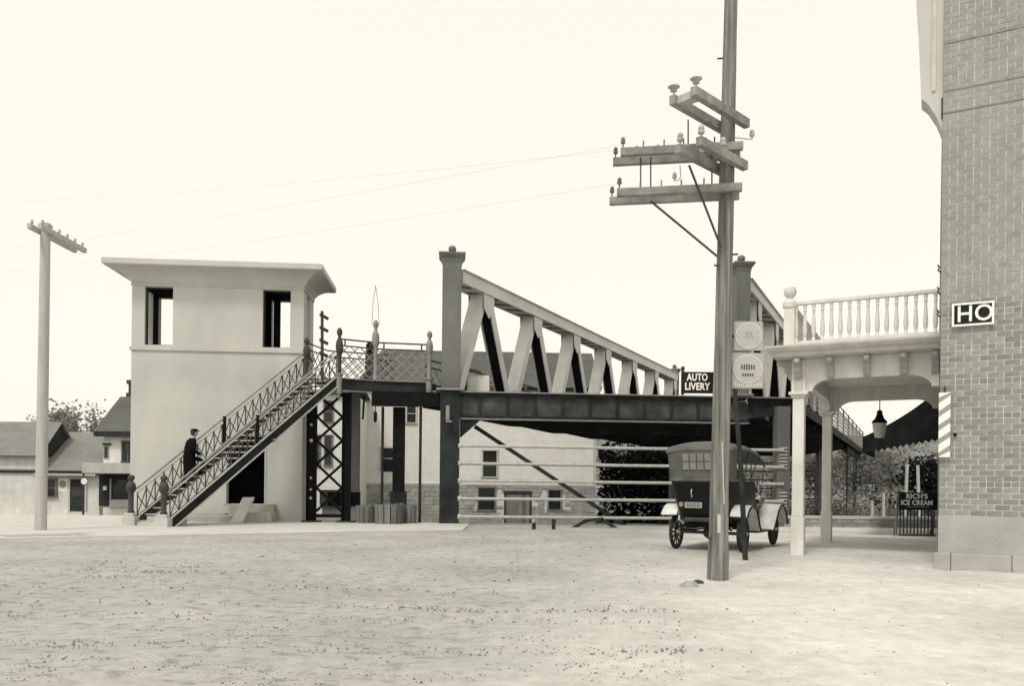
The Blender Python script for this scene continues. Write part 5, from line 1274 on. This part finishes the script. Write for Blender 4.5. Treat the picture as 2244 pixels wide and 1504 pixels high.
E = [(0, 1), (1, 2), (2, 3), (3, 4), (4, 5), (5, 6), (0, 7), (7, 8), (8, 9), (9, 10), (0, 11), (11, 12), (12, 13), (13, 14), (2, 15), (15, 16), (16, 17), (17, 18), (2, 19), (19, 20), (20, 21), (21, 22)]
rad = [.13, .125, .14, .07, .052, (.078, .09), (.07, .085), .085, .058, .042, .036, .085, .058, .042, .036, .06, .045, .034, .03, .06, .045, .034, .03]
for hi in (18, 22):      # five fingers on each hand
    b_ = V(P[hi]); s_ = -1 if hi == 18 else 1
    for f_ in range(5):
        off = V((s_ * .012, -.02, -.01)) if f_ == 4 else V((s_ * (.024 - .016 * f_) * .9, .012, -.012)); l_ = (.045, .055, .05, .04, .035)[f_]
        dr_ = V((-s_ * .5, .6, -.3)).normalized() if f_ == 4 else V((0, .8, -.6)).normalized()
        i0 = len(P); P.append(tuple(b_ + off)); P.append(tuple(b_ + off + dr_ * l_)); P.append(tuple(b_ + off + dr_ * l_ * 1.5 + V((0, -.01, -.02)))); E += [(hi, i0), (i0, i0 + 1), (i0 + 1, i0 + 2)]; rad += [.011, .009, .008]
bo = skin_mesh('body', P, E, rad, [M_coat, M_skin], per)
for pg in bo.data.polygons:
    c = pg.center
    if c.z > 1.5 or (abs(c.x) > .17 and c.y > .30 and c.z < 1.1 and c.z > .8): pg.material_index = 1
def ell(cx, cy, z, a, b, n=16): return [(cx + a * math.cos(6.28319 * k / n), cy + b * math.sin(6.28319 * k / n), z + .01 * math.sin(k * 2.1)) for k in range(n)]
m = MB(); m.loft([ell(0, .17, .50, .165, .17), ell(0, .155, .70, .175, .175), ell(0, .14, .95, .18, .165), ell(0, .15, 1.1, .185, .15), ell(0, .185, 1.3, .215, .15), ell(0, .20, 1.42, .19, .12), ell(0, .23, 1.50, .085, .085)])
for s_, ia in ((-1, 15), (1, 19)): m.tube([V(P[ia]) + V((-s_ * .05, 0, 0)), V(P[ia]) + V((s_ * .015, 0, -.04)), P[ia + 1], P[ia + 2]], [.085, .088, .068, .052], 10)
m.build('coat', M_coat, per, smooth=True, ang=70)
m = MB(); m.lathe([(.086, 0), (.102, .03), (.096, .055), (.05, .075), (.01, .08)], (0, .278, 1.715), 14); m.extr([(-.07, .35, 1.735), (.07, .35, 1.735), (.05, .425, 1.722), (-.05, .425, 1.722)], (0, 0, .012)); m.build('cap', M_coat, per, smooth=True)
m = MB(); m.loft([ell(0, .262, 1.60, .070, .072), ell(0, .262, 1.68, .088, .092), ell(0, .268, 1.745, .088, .098)]); m.build('hair', M_darkwood, per, smooth=True)
m = MB(); m.lathe([(.012, 0), (.016, .02), (.006, .045)], (0, .372, 1.635), 8); m.build('nose', M_skin, per, smooth=True)
for x in (-.083, .083): m = MB(); m.lathe([(.02, 0), (.028, .03), (.018, .06)], (x, .285, 1.62), 8); m.build('ear', M_skin, per, smooth=True)
for x in (-.032, .032): m = MB(); m.lathe([(.004, 0), (.009, .006), (.004, .012)], (x, .358, 1.668), 8); m.build('eye', M_black, per)
m = MB(); m.box((-.026, .364, 1.598), (.026, .371, 1.604)); m.build('mouth', M_black, per)
